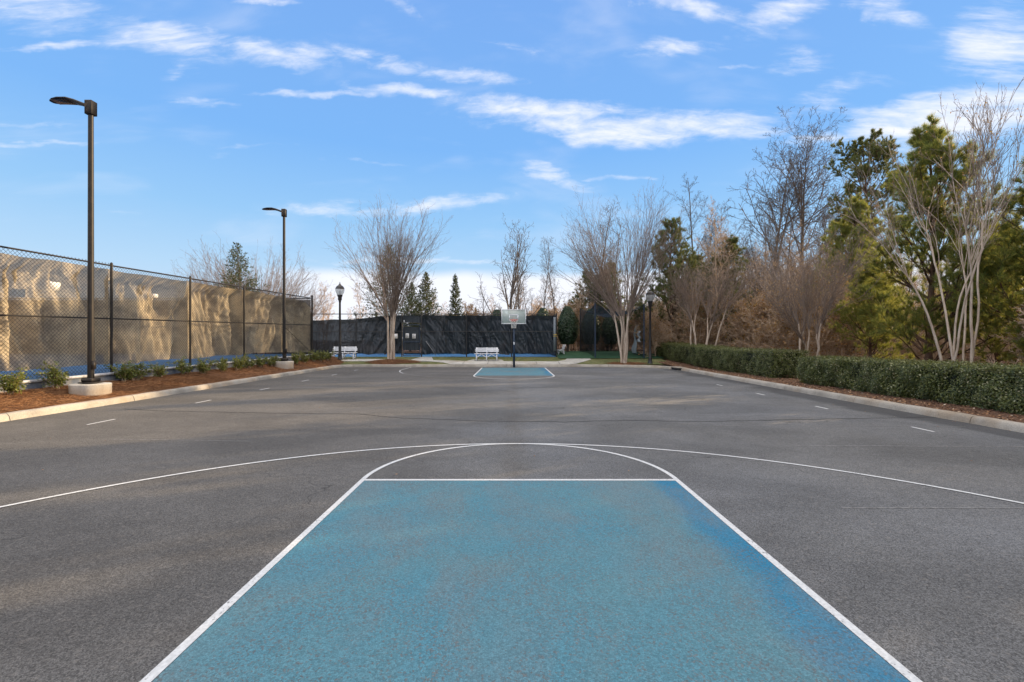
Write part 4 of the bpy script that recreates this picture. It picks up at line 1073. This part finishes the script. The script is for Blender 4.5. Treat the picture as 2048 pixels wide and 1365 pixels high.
def bare(seed, H=15, r0=.17, first=.3, n1=18, ang=52, l1=.42, up=.05, fork=0, mat_b=None, leafy=0, dens=1.0, rm=.007, wob=.03, tap=.6, rr1=.42):
    r = np.random.default_rng(seed); mat_b = mat_b or M_BARK_G
    stems = [branch(r, np.array([0, 0, -.2]), unit(np.array([r.uniform(-.05, .05), r.uniform(-.05, .05), 1])), H, r0, .015, 16, wob, .03)]
    for k in range(fork):
        P = stems[0][0]; q = int(len(P)*r.uniform(.22, .45)); a = r.uniform(0, 6.28)
        stems.append(branch(r, P[q], unit(np.array([math.cos(a)*.3, math.sin(a)*.3, 1])), H*r.uniform(.5, .62), r0*.62, .012, 11, .05, .04))
    allb = grow(r, stems, [dict(n=n1, t0=first, t1=.97, ang=ang, angt=.35, len=l1, rr=rr1, seg=7, wob=.09, up=up, tap=tap, ref=H*.8),
                           dict(n=8*dens, t0=.2, t1=.97, ang=42, len=.42, rr=.55, seg=4, wob=.12, up=.04, tap=.4, rmin=rm),
                           dict(n=5*dens, t0=.2, t1=1, ang=40, len=.45, rr=.6, seg=3, wob=.14, up=.03, tap=.3, rmin=rm*.8),
                           dict(n=3*dens, t0=.3, t1=1, ang=38, len=.5, rr=.7, seg=2, wob=.15, up=.02, tap=.3, rmin=rm*.65)])
    trunk = tree_mesh('trunk', [(allb[0], 8, 0)], [mat_b])
    lv_ = []
    if leafy:
        tips = allb[4]; sel = [b for b in tips if r.random() < leafy]; P = np.array([b[0][-1] for b in sel]); P = P + r.normal(0, .05, P.shape); N3 = r.normal(size=P.shape); N3 /= np.linalg.norm(N3, axis=1)[:, None]
        V, F = leaf_quads(P, N3, r.uniform(.05, .10, len(P)), .6); lv_ = [(V, F, 1)]
    crown = tree_mesh('crown', [(allb[1], 5, 0), (allb[2], 3, 0), (allb[3], 3, 0), (allb[4], 3, 0)], [mat_b, M_RUSSET], lv_)
    return trunk, crown

def tufts(r, pts, dirs, nn, ln, wd, cone):
    """needle tufts: for every point nn needles spread in a cone round dir"""
    P = np.repeat(np.array(pts), nn, 0); D = np.repeat(np.array(dirs), nn, 0); D = D + r.normal(0, cone, D.shape); D /= np.linalg.norm(D, axis=1)[:, None]
    n = len(P); S = np.cross(D, r.normal(size=(n, 3))); S /= np.linalg.norm(S, axis=1)[:, None]+1e-9
    l = r.uniform(.7, 1.2, n)[:, None]*ln; P = P + r.normal(0, .02, P.shape)
    V = np.stack([P-S*wd/2, P+S*wd/2, P+D*l], 1).reshape(-1, 3)
    return V, np.arange(3*n).reshape(n, 3)
def pine(seed, H=10.5, W0=3.2, first=.04, whorls=22, r0=.16, m=None, up=.05, nn=12, needle=.22, ang=70, shape='cone', sub=8, open_=1.0, wd=.016):
    r = np.random.default_rng(seed); m = m or M_NEEDLE
    st = branch(r, np.array([0, 0, -.2]), np.array([0, 0, 1.]), H, r0, .02, 18, .018, .05)
    L1 = []
    for k in range(whorls):
        t = first+(1-first)*((k+r.uniform(0, .6))/whorls)**.92; t = min(t, .985)
        q = t*(len(st[0])-1); i = min(int(q), len(st[0])-2); p = st[0][i]*(1-(q-i))+st[0][i+1]*(q-i)
        if shape == 'cone': wl_ = W0*(.20+.80*min(1, (1-t)/.85)**.8)*(.75+.25*min(1, t/.15))
        else: u = (t-first)/(1-first); wl_ = W0*(math.sin(math.pi*min(1, u*.82+.18))**.55)*(.95 if u < .9 else .7)
        for j in range(r.integers(3, 6)):
            a = r.uniform(0, 6.28); an = R(ang*(1-.45*t)*r.uniform(.85, 1.1)) ; d = np.array([math.cos(a)*math.sin(an), math.sin(a)*math.sin(an), math.cos(an)])
            L = wl_*r.uniform(.6, 1.12); L1.append(branch(r, p, d, L, .012+.012*L, .006, 7, .07, up))
    al = grow(r, L1, [dict(n=sub, t0=.28*open_, t1=1, ang=42, len=.34, rr=.6, seg=3, wob=.12, up=.09, tap=.45, rmin=.006, ref=W0*.7),
                      dict(n=3, t0=.3, t1=1, ang=38, len=.5, rr=.7, seg=2, wob=.15, up=.1, tap=.3, rmin=.005)])
    pts = []; dirs = []
    for lv_i, b in ((0, al[0]), (1, al[1]), (2, al[2])):
        for (P, rad, L) in b:
            ts = (.97,) if lv_i == 0 else ((.55, .97) if lv_i == 1 else (.35, .7, 1.0))
            for t in ts:
                q = t*(len(P)-1); i = min(int(q), len(P)-2); pts.append(P[i]*(1-(q-i))+P[i+1]*(q-i)); dirs.append(unit(P[i+1]-P[i])+np.array([0, 0, .25]))
    pts.append(st[0][-1]); dirs.append(np.array([0, 0, 1.]))
    V, F = tufts(r, pts, dirs, nn, needle, wd, .48)
    trunk = tree_mesh('trunk', [([st], 9, 0)], [M_BARK_P])
    crown = tree_mesh('crown', [(al[0], 5, 0), (al[1], 3, 0), (al[2], 3, 0)], [M_BARK_P, m], [(V, F, 1)])
    return trunk, crown

def cedar(seed, H=7, W0=1.5, m=None, dens=1.0, droop=-.02, loose=0.0, leaf=.10):
    r = np.random.default_rng(seed); m = m or M_CEDAR
    st = branch(r, np.array([0, 0, -.1]), np.array([0, 0, 1.]), H, .10, .012, 12, .012, .05); L1 = []
    n = int(150*dens)
    for k in range(n):
        t = .02+.97*(k/n)**1.0; q = t*(len(st[0])-1); i = min(int(q), len(st[0])-2); p = st[0][i]*(1-(q-i))+st[0][i+1]*(q-i)
        a = k*GA+r.uniform(-.4, .4); wl_ = W0*((1-t)**.85*(.96)+.04)*r.uniform(.75, 1.15+loose); an = R(72-30*t); d = np.array([math.cos(a)*math.sin(an), math.sin(a)*math.sin(an), math.cos(an)])
        L1.append(branch(r, p, d, wl_, .008+.01*wl_, .004, 5, .06, .03+droop))
    al = grow(r, L1, [dict(n=9, t0=.2, t1=1, ang=42, len=.42, rr=.6, seg=2, wob=.1, up=.05, tap=.5, rmin=.004, ref=W0*.6)])
    P = []; 
    for (Q, rad, L) in al[1]: 
        for t in (.3, .65, 1.0): P.append(Q[0]*(1-t)+Q[-1]*t)
    P = np.array(P); P = np.repeat(P, 3, 0)+r.normal(0, .035, (len(P)*3, 3)); N3 = r.normal(size=P.shape); N3 /= np.linalg.norm(N3, axis=1)[:, None]
    V, F = leaf_quads(P, N3, r.uniform(.6, 1.3, len(P))*leaf, .45)
    return tree_mesh('trunk', [([st], 7, 0)], [M_BARK_G]), tree_mesh('crown', [(al[0], 3, 0), (al[1], 3, 0)], [M_BARK_G, m], [(V, F, 1)])

def px_at(px, Y): return (px-1024)/FPX*Y

# --- the five crape myrtles
t, c = crape(3, H=9.7, nst=4, spread=.93, fork=3.2, whips=17, tilt=.055, rs=1.3)
make_tree('crape_myrtle', t, c, (px_at(783, 28.8), 28.8, .42), 0, .97, label='vase-shaped bare crape myrtle in a straw mound beside the court gate', group='bare crape myrtles')
t, c = crape(8, H=10.3, nst=5, spread=.85, fork=3.3, whips=18, leafy=.10, tilt=.05)
make_tree('crape_myrtle', t, c, (px_at(1247, 27.9), 27.9, .22), 1.0, .97, label='bare crape myrtle with pale clustered stems in front of the batting cage', group='bare crape myrtles')
t, c = crape(14, H=6.6, nst=6, spread=.8, fork=2.9, whips=12, leafy=.2, tilt=.06, twist=.03, rs=4, rt=.62, wr=.5, ww=.09)
make_tree('crape_myrtle', t, c, (px_at(1405, 27.0), 27.0, .35), .5, 1.0, label='thin-stemmed bare crape myrtle behind the farther hedge', group='bare crape myrtles')
t, c = crape(19, H=6.6, nst=6, spread=1.0, fork=2.3, whips=14, leafy=.3, tilt=.08, twist=.04, rs=3.2, rt=.6, wr=.5, ww=.10)
make_tree('crape_myrtle', t, c, (px_at(1618, 18.8), 18.8, .2), 2.0, .9, label='rusty-twigged crape myrtle rising behind the gap between the two hedges', group='bare crape myrtles')
t, c = crape(27, H=8.0, nst=7, spread=.5, fork=4.1, whips=6, leafy=.3, tilt=.075, twist=.045, rs=2.2, rt=.55, wr=.5, wm=0, ww=.11)
make_tree('crape_myrtle', t, c, (px_at(1918, 12.6), 12.6, .2), 1.2, .74, sz=1.02, label='large grey-stemmed crape myrtle behind the near hedge at far right', group='bare crape myrtles')

# --- pines
tB, cB = pine(41, H=10.3, W0=3.7, whorls=22, nn=22, needle=.26, wd=.013, up=.09, ang=66)
make_tree('pine_tree', tB, cB, (px_at(1858, 16.5), 16.5, .2), 0, .88, label='broad sunlit young pine with upright tip behind the near hedge', group='pines at the wood edge')
tC, cC = pine(43, H=9.0, W0=4.0, whorls=22, nn=18, needle=.26, wd=.014, up=.08)
make_tree('pine_tree', tC, cC, (px_at(2110, 14.0), 14.0, .2), 1, .84, label='pine cut off by the right edge of the photo', group='pines at the wood edge')
tD, cD = pine(45, H=9.6, W0=3.5, whorls=24, nn=12, needle=.24, m=M_NEEDLE_D, wd=.02)
make_tree('pine_tree', tD, cD, (px_at(1342, 33.5), 33.5, .6), 0, 1.0, label='dark green pine rising behind the right lantern post', group='pines at the wood edge')
make_tree('pine_tree', tC, cD, (px_at(1452, 31), 31, .6), 2, .82, label='dark pine behind the middle of the farther hedge', group='pines at the wood edge')
tA, cA = pine(47, H=16.5, W0=3.4, first=.52, whorls=18, r0=.22, nn=16, needle=.20, m=M_NEEDLE_D, ang=82, shape='round', sub=9, open_=1.9, wd=.022)
make_tree('tall_pine', tA, cA, (px_at(1753, 33), 33, .5), 0, .95, label='tall pine with a rounded open crown above the wood', group='pines at the wood edge')
for (px, Y, s_, rz, lb) in ((1395, 36, .80, 3, 'dark pine close behind the thin-stemmed myrtle'), (1560, 29, .42, 1, 'low green pine sapling at the middle of the wood edge'), (1215, 43, .85, 2, 'dark pine behind the batting cage myrtle'), (1180, 44, .8, 4, 'dark pine behind the left side of the batting cage'), (1740, 19.5, .50, 2, 'low bushy green pine behind the near hedge left of the broad pine'), (1995, 17.5, .62, 1, 'bushy green pine between the broad pine and the cut-off pine')):
    make_tree('pine_tree', tC, (cC if px in (1740, 1995, 1560) else cD), (px_at(px, Y), Y, .3 if Y < 35 else .6), rz, s_, label=lb, group='pines at the wood edge')
# unseen pines added right of view to shade the car park; one in frame
for (x, y, s, rz, k) in [(15.5, 7.4, 1.0, .5, 0), (18.5, 6.0, 1.05, 2.2, 1), (16.5, 2.2, .95, 4.0, 0), (13.6, 9.4, .72, 1.0, 1), (15.6, 10.0, .95, 4.3, 0), (13.4, 7.0, .62, 2.0, 0), (13.2, 4.6, .6, 5.1, 1), (14.9, 11.3, .64, 3.3, 0), (16.6, 13.1, .66, 5.0, 1), (21.5, 1.5, 1.1, 3.1, 0), (16.0, -2.0, 1.0, 5.0, 1), (23.5, 7.5, 1.15, .3, 0), (20, -4.0, 1.1, 2.6, 1), (18.5, 24.5, .85, 3.3, 0), (27, 3.5, 1.2, 1.4, 1)]:
    inframe = (x, y) == (18.5, 24.5)
    make_tree('pine_tree', (tB, tC)[k], (cB, cC)[k], (x, y, .25), rz, s*(1 if inframe else .86), label=('shorter pine deeper in the wood left of the broad pine' if (x, y) == (18.5, 24.5) else 'unseen pine added right of the view to shade the car park'), group='pines at the wood edge' if inframe else 'unseen shade pines right of the view')

# --- cedars behind the far fence
t1, c1 = cedar(61, H=7.6, W0=2.5, dens=1.2, leaf=.14)
make_tree('evergreen_tree', t1, c1, (px_at(851, 38), 38, .6), 0, .90, label='full dark cone-shaped evergreen behind the fence right of the left myrtle', group='conifers behind the court fences')
t2, c2 = cedar(62, H=7.4, W0=1.45, dens=1.0, leaf=.13)
make_tree('evergreen_tree', t2, c2, (px_at(912, 40), 40, .6), 0, .94, label='slim dark spire evergreen standing alone against the white sky', group='conifers behind the court fences')
t3, c3 = cedar(63, H=9.6, W0=3.1, dens=1.0, loose=.3, leaf=.13)
make_tree('evergreen_tree', t3, c3, (px_at(770, 37), 37, .6), 0, .95, label='loose evergreen directly behind the vase-shaped myrtle', group='conifers behind the court fences')
make_tree('evergreen_tree', t1, c1, (px_at(820, 42), 42, .6), 2, .86, label='evergreen filling the gap between the myrtle and the full cone', group='conifers behind the court fences')
make_tree('evergreen_tree', t3, c3, (px_at(487, 34), 34, .6), 3, .88, label='open spruce-like evergreen above the left court fence', group='conifers behind the court fences')
make_tree('evergreen_tree', t2, c2, (px_at(948, 45), 45, .6), 1, .60, label='small evergreen tip just above the dark fence near the bare spreading tree', group='conifers behind the court fences')

# --- clipped hollies
def holly(seed, H, W0):
    r = np.random.default_rng(seed); n = 9000; a = r.uniform(0, 6.283, n); v = r.uniform(0, 1, n)
    rad = W0*np.sin(np.pi*np.clip(v*.86+.09, 0, 1))**.65*(1-.35*v)*(1+.07*np.sin(3*a+4*v)+.06*np.sin(7*a-5*v)); k = r.uniform(.8, 1.04, n)
    P = np.stack([rad*np.cos(a)*k, rad*np.sin(a)*k, .75+(H-.75)*v], 1); N3 = np.stack([np.cos(a), np.sin(a), .7*v], 1)+r.normal(0, .5, (n, 3)); N3 /= np.linalg.norm(N3, axis=1)[:, None]
    V, F = leaf_quads(P, N3, r.uniform(.07, .13, n), .6)
    st = [branch(r, np.array([r.uniform(-.1, .1), r.uniform(-.1, .1), -.1]), unit(np.array([r.uniform(-.15, .15), r.uniform(-.15, .15), 1])), H*.6, .06, .02, 6, .05, .02) for _ in range(3)]
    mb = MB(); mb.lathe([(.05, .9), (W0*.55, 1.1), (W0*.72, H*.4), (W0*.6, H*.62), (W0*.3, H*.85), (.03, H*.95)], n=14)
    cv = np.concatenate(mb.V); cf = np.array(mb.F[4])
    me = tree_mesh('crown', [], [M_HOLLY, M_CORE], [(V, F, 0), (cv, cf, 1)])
    return tree_mesh('trunk', [(st, 6, 0)], [M_BARK_G]), me
th, ch = holly(5, 3.75, 1.0)
names = ['dense dark green holly between the dark fence and the batting cage', 'round holly top showing above the fence right of the backboard', 'holly top behind the left edge of the backboard', 'holly top behind the right edge of the backboard', 'holly seen through the netting of the batting cage', 'holly at the back of the batting cage, seen through the net near the myrtle stems']
for i, (px, Y, s) in enumerate([(1135, 36.2, 1.0), (1086, 38, 1.0), (994, 39, .98), (1040, 39, .98), (1182, 39, 1.0), (1222, 40, 1.0)]):
    make_tree('holly_tree', th, ch, (px_at(px, Y), Y, .62), i*1.3, s, label=names[i], group='clipped hollies behind the far fence')

# --- hedges
def hedge(name, x0, y0, y1, w, zf, ht, label, seed, n, bow=0):
    r = np.random.default_rng(seed); L = y1-y0; per = ht+w+ht*.0
    # perimeter param: front face (x0) height then top, rear face, plus ends
    u = r.uniform(0, 1, n); s = r.uniform(-.1, 1, n); yy_ = y0+u*L; P = np.zeros((n, 3)); N = np.zeros((n, 3))
    pick = r.random(n); fr = pick < .50; tp = (pick >= .50) & (pick < .80); bk = (pick >= .80) & (pick < .9); e0 = (pick >= .9) & (pick < .96); e1 = pick >= .96
    q = r.uniform(0, 1, n); q2 = r.uniform(0, 1, n)
    und = lambda a, b: .06*np.sin(a*1.9+b*2.3+seed)+.045*np.sin(a*4.3-b*5+1)+.03*np.sin(a*9.1+b*7)
    low = .14*np.clip((.25-q)/.25, 0, 1)       # tucked in at the foot
    P[fr] = np.stack([x0+low[fr]-und(yy_[fr], q[fr]), yy_[fr], q[fr]*ht], 1); N[fr] = (-1, 0, .25)
    P[tp] = np.stack([x0+q[tp]*w, yy_[tp], np.full(tp.sum(), ht)+und(yy_[tp], q[tp])*.25], 1); N[tp] = (0, 0, 1)
    P[bk] = np.stack([x0+w+und(yy_[bk], q[bk]), yy_[bk], q[bk]*ht], 1); N[bk] = (1, 0, .2)
    for e, yv, sg in ((e0, y0, -1), (e1, y1, 1)):
        P[e] = np.stack([x0+q2[e]*w, yv-sg*low[e]*1.5+sg*und(q2[e]*3, q[e]*2), q[e]*ht], 1); N[e] = (0, sg, .2)
    # round the upper edges
    cr = .08
    dx = np.maximum(0, cr-(P[:, 0]-x0)); dz = np.maximum(0, P[:, 2]-(ht-cr)); k = np.hypot(dx, dz) > cr
    sc_ = cr/np.maximum(np.hypot(dx, dz), 1e-6); P[:, 0] = np.where(k & (dx > 0) & (dz > 0), x0+cr-dx*sc_, P[:, 0]); P[:, 2] = np.where(k & (dx > 0) & (dz > 0), ht-cr+dz*sc_, P[:, 2])
    P += -N*(r.random(n)**1.6*.14)[:, None] + r.normal(0, .02, (n, 3)) + N*(np.maximum(0, r.normal(0, .025, n)))[:, None]
    N = N + r.normal(0, .42, (n, 3)) + np.array([0, 0, .15]); N /= np.linalg.norm(N, axis=1)[:, None]
    P[:, 0] += bow*((P[:, 1]-y0)/L)**2
    base = np.array([zf(a) for a in P[:, 1]]); P[:, 2] += base
    V, F = leaf_quads(P, N, r.uniform(.032, .060, n), .52)
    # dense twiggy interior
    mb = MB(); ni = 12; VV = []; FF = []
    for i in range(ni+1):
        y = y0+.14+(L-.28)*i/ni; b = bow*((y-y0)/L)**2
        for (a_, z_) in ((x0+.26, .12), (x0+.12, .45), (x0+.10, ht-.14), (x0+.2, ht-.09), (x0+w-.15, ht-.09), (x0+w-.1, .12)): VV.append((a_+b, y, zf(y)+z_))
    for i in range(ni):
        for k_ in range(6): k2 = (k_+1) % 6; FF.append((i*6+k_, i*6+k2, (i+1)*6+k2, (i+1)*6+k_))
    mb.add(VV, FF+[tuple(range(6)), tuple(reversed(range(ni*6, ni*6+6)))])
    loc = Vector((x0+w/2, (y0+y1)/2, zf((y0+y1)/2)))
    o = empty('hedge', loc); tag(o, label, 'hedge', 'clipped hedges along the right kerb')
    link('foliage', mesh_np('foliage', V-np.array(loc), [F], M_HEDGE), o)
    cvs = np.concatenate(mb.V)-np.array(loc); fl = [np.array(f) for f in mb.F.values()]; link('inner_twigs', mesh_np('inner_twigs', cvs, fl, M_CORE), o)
    st = [branch(r, np.array([x0+w*.3*(1+r.random())-loc.x, y-loc.y, zf(y)-loc.z-.05]), unit(np.array([r.uniform(-.3, .3), r.uniform(-.3, .3), 1])), .4, .014, .008, 3, .1, 0) for y in np.arange(y0+.2, y1-.1, .12)]
    Vt, Ft = tubes(st, '', None, 4); link('stems', mesh_np('stems', Vt, [Ft], M_BARK_G), o)
    return o
hedge('hedge', 9.95, 2.5, 15.85, 1.5, lambda y: .15, .92, 'nearer long clipped hedge running off the right side of the photo', 3, 130000)
hedge('hedge', 10.05, 17.5, 32.3, 1.4, lambda y: .17+max(0, y-22)*.030, 1.08, 'farther clipped hedge ending beside the lantern post', 4, 80000, bow=.1)

# --- young shrubs in the straw bed
def shrub(seed):
    r = np.random.default_rng(seed); st = []
    for k in range(11):
        a = r.uniform(0, 6.28); ti = r.uniform(.1, .75); st.append(branch(r, np.array([r.uniform(-.05, .05), r.uniform(-.05, .05), 0]), unit(np.array([math.cos(a)*ti, math.sin(a)*ti, 1])), r.uniform(.3, .52), .007, .003, 4, .1, .02))
    al = grow(r, st, [dict(n=6, t0=.15, t1=1, ang=42, len=.45, rr=.6, seg=2, wob=.1, up=.06, tap=.3, rmin=.002)])
    P = []; N = []
    for (Q, rad, L) in al[0]+al[1]:
        for t in r.uniform(.2, 1, 17): P.append(Q[0]*(1-t)+Q[-1]*t+r.normal(0, .022, 3)); N.append(unit(Q[-1]-Q[0])*.5+r.normal(0, .6, 3)+np.array([0, 0, .5]))
    P = np.array(P); N = np.array(N); N /= np.linalg.norm(N, axis=1)[:, None]; V, F = leaf_quads(P, N, r.uniform(.035, .062, len(P)), .5)
    return tree_mesh('stems', [(al[0], 4, 0), (al[1], 3, 0)], [M_BARK_B]), mesh_np('foliage', V, [F], M_SHRUB)
SH = [shrub(s) for s in (71, 72, 73, 74)]
ordn = ['first', 'second', 'third', 'fourth', 'fifth', 'sixth', 'seventh', 'eighth', 'ninth', 'tenth', 'eleventh', 'twelfth', 'thirteenth', 'fourteenth', 'fifteenth', 'sixteenth', 'seventeenth']
for i, px in enumerate((20, 112, 226, 270, 322, 371, 408, 444, 472, 497, 521, 545, 593, 609, 627, 641, 654)):
    k = (px-1024)/FPX; Y = (11.93+.0738*14.2)/(.0738-k); X = -11.93+.0738*(Y-14.2)
    if i == 2: Y += .5; X -= .1
    o = empty('shrub', (X, Y, zbed(X, Y)-.02), rng.uniform(0, 6.28), rng.uniform(1.1, 1.32)); st_, fo_ = SH[i % 4]
    link('stems', st_, o); link('foliage', fo_, o)
    where = ' before the first lamp footing' if i < 2 else (' before the second lamp footing' if i < 12 else ' beyond the second lamp footing')
    tag(o, '%s leafy shrub from the left in the straw bed,%s' % (ordn[i], where), 'shrub', 'young shrubs in the pine straw bed')

# --- bare trees
prot = [bare(101, H=17, r0=.20, first=.34, n1=24, ang=56, l1=.47, fork=1, up=.035, rm=.016, rr1=.55), bare(102, H=18, r0=.22, first=.36, n1=24, ang=52, l1=.44, fork=1, up=.035, rm=.016, rr1=.55),
        bare(103, H=13, r0=.12, first=.25, n1=22, ang=40, l1=.24), bare(104, H=12, r0=.10, first=.3, n1=18, ang=36, l1=.22),
        bare(105, H=8, r0=.09, first=.15, n1=20, ang=48, l1=.34, mat_b=M_BARK_B, leafy=.10, rm=.009, dens=1.15), bare(106, H=7, r0=.08, first=.12, n1=20, ang=50, l1=.38, mat_b=M_BARK_B, leafy=.16, rm=.009, dens=1.15)]
def put(k, px, Y, top, label, group, z=.6, rz=0, wx=1.0):
    H = (17, 18, 13, 12, 8, 7)[k]; zt = EYE+(HOR-top)/FPX*Y; s = (zt-z)/H
    return make_tree('bare_tree', prot[k][0], prot[k][1], (px_at(px, Y), Y, z), rz, s*wx, s, label=label, group=group)
G1 = 'tall bare trees behind the far verge'
put(0, 1538, 44, 292, 'tallest spreading bare tree, left one of the tall pair in the wood', G1, rz=.4)
put(1, 1598, 46, 288, 'tall upright bare tree, right one of the tall pair in the wood', G1, rz=2)
put(2, 1385, 40, 372, 'slim tall bare tree behind the dark green pine', G1, rz=1, wx=1.2)
put(2, 1175, 42, 410, 'bare tree whose crown rises left of the batting cage myrtle', G1, rz=3, wx=1.25)
put(3, 1087, 44, 475, 'thin bare tree standing right of the spreading tree behind the hoop', G1, rz=0)
put(3, 1113, 46, 478, 'thin bare tree standing midway between the hoop and the batting cage', G1, rz=2)
put(2, 1045, 45, 462, 'slender bare tree close behind the right side of the spreading tree', G1, rz=5)
put(3, 1330, 44, 470, 'slim bare tree rising just left of the dark green pine', G1, rz=1)
put(3, 1225, 50, 450, 'slim bare tree half hidden behind the batting cage myrtle', G1, rz=4)
put(1, 1680, 50, 400, 'bare tree left of the tall round-crowned pine', G1, rz=1)
put(0, 1475, 55, 430, 'bare tree left of the tall pair', G1, rz=3)
tp_, cp_ = bare(110, H=8.2, r0=.17, first=.12, n1=16, ang=44, l1=.58, up=.10, fork=2, dens=.55, rm=.012, wob=.02, tap=.5)
make_tree('bare_tree', tp_, cp_, (px_at(1014, 36), 36, .55), 0, 1.13, label='open bare tree with upswept limbs right behind the backboard', group=G1)
tq_, cq_ = bare(111, H=5.2, r0=.08, first=.1, n1=14, ang=50, l1=.5, up=.08, dens=.6, rm=.01)
make_tree('bare_tree', tq_, cq_, (px_at(968, 36), 36, .55), 0, .98, label='low wispy bare tree left of the backboard', group=G1)
G2 = 'bare trees beyond the left court'
tl1, cl1 = crape(33, H=8, nst=5, spread=1.25, fork=2.2, whips=13, tilt=.12, rs=3)
for (px, Y, top, rz, wx, lb) in ((522, 42, 486, 1, .95, 'rounded bare tree just right of the spruce-like evergreen'), (458, 44, 512, 3, .85, 'bare tree just left of the spruce-like evergreen'),
                                 (583, 43, 556, 5, 1.1, 'low bare tree behind the farther area light'), (412, 45, 556, 2, .9, 'low bare tree showing over the middle of the left fence')):
    sz_ = (EYE+(HOR-top)/FPX*Y-.6)/8; make_tree('bare_tree', tl1, cl1, (px_at(px, Y), Y, .6), rz, sz_*wx, sz_, label=lb, group=G2)
# --- the wood: many thin trees that nothing tells apart
GW = 'bare trees of the wood'
LBL = 'thin bare tree among many in the brown wood behind the hedges'
r_ = random.Random(5)
for i in range(125):
    Y = r_.uniform(30, 62); px = r_.uniform(1330, 2300) if i < 100 else r_.uniform(1060, 1330)
    if px > 1990:
        Y = r_.uniform(26, 52)
        if i % 2: continue
    if px < 1330: Y = r_.uniform(42, 66)
    k = r_.choice((2, 3, 4, 5, 4, 3)); H = (17, 18, 13, 12, 8, 7)[k]; x = px_at(px, Y)
    s = r_.uniform(.75, 1.05)*(.9 if k < 4 else 1.15); 
    if px < 1330: s *= .72
    make_tree('bare_tree', prot[k][0], prot[k][1], (x, Y, .6 if Y > 39 else .4), r_.uniform(0, 6.28), s*r_.uniform(.9, 1.25), s, label='thin bare woodland tree ' + ('far behind the batting cage and hollies' if px < 1330 else 'beyond the farther hedge' if px < 1575 else 'behind the near hedge left of the broad pine' if px < 1800 else 'behind the broad pine and large grey myrtle' if px < 2048 else 'just right of the photographed view'), group=GW)
for i in range(42):
    Y = r_.uniform(27, 40); px = r_.uniform(1420, 1730); k = r_.choice((2, 3, 3, 4)); x = px_at(px, Y); s = r_.uniform(.55, .8)*(1 if k < 4 else 1.3)
    make_tree('bare_tree', prot[k][0], prot[k][1], (x, Y, .35), r_.uniform(0, 6.28), s*r_.uniform(1.0, 1.3), s, label='slender front sapling of the wood ' + ('beyond the farther hedge' if px < 1575 else 'behind the near hedge left of the broad pine'), group='saplings at the edge of the wood')
for i in range(44):
    Y = r_.uniform(31, 43); px = r_.uniform(1290, 1680); k = r_.choice((4, 5)); x = px_at(px, Y); s = r_.uniform(.5, .85)
    make_tree('bare_tree', prot[k][0], prot[k][1], (x, Y, .4), r_.uniform(0, 6.28), s*1.35, s, label='low rusty brown tree in the wood ' + ('between lantern post and the hedge gap' if px < 1575 else 'behind the rusty-twigged myrtle'), group='low brown trees of the wood')
# understory brush
tb, cb = bare(120, H=2.6, r0=.03, first=.03, n1=16, ang=52, l1=.6, up=.03, fork=3, mat_b=M_BARK_B, leafy=.16, rm=.009, dens=1.2)
tb2, cb2 = bare(121, H=2.2, r0=.025, first=.03, n1=16, ang=60, l1=.7, up=.02, fork=3, mat_b=M_BARK_B, leafy=.06, rm=.009, dens=1.2)
for i in range(120):
    Y = r_.uniform(20, 42); px = r_.uniform(1290, 2150); x = px_at(px, Y)
    if (x < 12.2 and Y < 31) or (px > 1690 and Y < 24): continue
    k = r_.random() < .6; s = r_.uniform(.8, 1.7)
    make_tree('understory_bush', (tb if k else tb2), (cb if k else cb2), (x, Y, zw(x, Y) if Y < 31 else .5), r_.uniform(0, 6.28), s, label=('russet twiggy bush' if k else 'bare twiggy bush') + (' in the undergrowth beyond the farther hedge' if px < 1575 else ' in the undergrowth beyond the near hedge'), cat='bush', group='undergrowth of the wood')
for i in range(30):
    Y = r_.uniform(41, 56); px = r_.uniform(1060, 1330); s_ = r_.uniform(.45, .8)
    make_tree('bare_tree', prot[4+i % 2][0], prot[4+i % 2][1], (px_at(px, Y), Y, .6), r_.uniform(0, 6.28), s_*1.3, s_, label='low brown tree of the thicket behind the batting cage and hollies', group='thicket trees behind the batting cage')
for i in range(46):
    Y = r_.uniform(41, 52); px = r_.uniform(890, 1320)
    make_tree('understory_bush', tb, cb, (px_at(px, Y), Y, .6), r_.uniform(0, 6.28), r_.uniform(1.1, 1.7), label='brushy bush in the thicket behind the dark fence and batting cage', cat='bush', group='thicket behind the far fence')
# unseen bushes added right of the view for low shade, then bare trees
for i in range(44):
    x = r_.uniform(12.6, 19); y = r_.uniform(-4, 15)
    if x/max(y, .1) < 1.2: continue
    make_tree('understory_bush', tb2, cb2, (x, y, .3), r_.uniform(0, 6.28), r_.uniform(.9, 1.5), label='unseen twiggy bush added right of the view for low shade', cat='bush', group='unseen shade bushes right of the view')
for i in range(12):
    x = r_.uniform(13, 30); y = r_.uniform(-8, 16)
    if x < 16 and y > 10: continue
    k = r_.choice((4, 5, 3)); make_tree('bare_tree', prot[k][0], prot[k][1], (x, y, .3), r_.uniform(0, 6.28), r_.uniform(.7, 1.0), label='bare tree of the wood right of the photographed view', group='bare trees right of the view')
# distant sunlit tree line
P = []; 
n = 260
tf, cf = bare(130, H=9, r0=.12, first=.15, n1=18, ang=45, l1=.33, mat_b=M_BARK_B, leafy=.6, rm=.02, dens=.8)
for i in range(70):
    Y = r_.uniform(78, 120); x = px_at(r_.uniform(-200, 1120), Y); s = r_.uniform(.75, 1.15)
    make_tree('distant_tree', tf, cf, (x, Y, .9), r_.uniform(0, 6.28), s, label='sunlit golden-brown tree of the distant line beyond the courts', group='distant line of trees')
print('objects', len(bpy.data.objects))
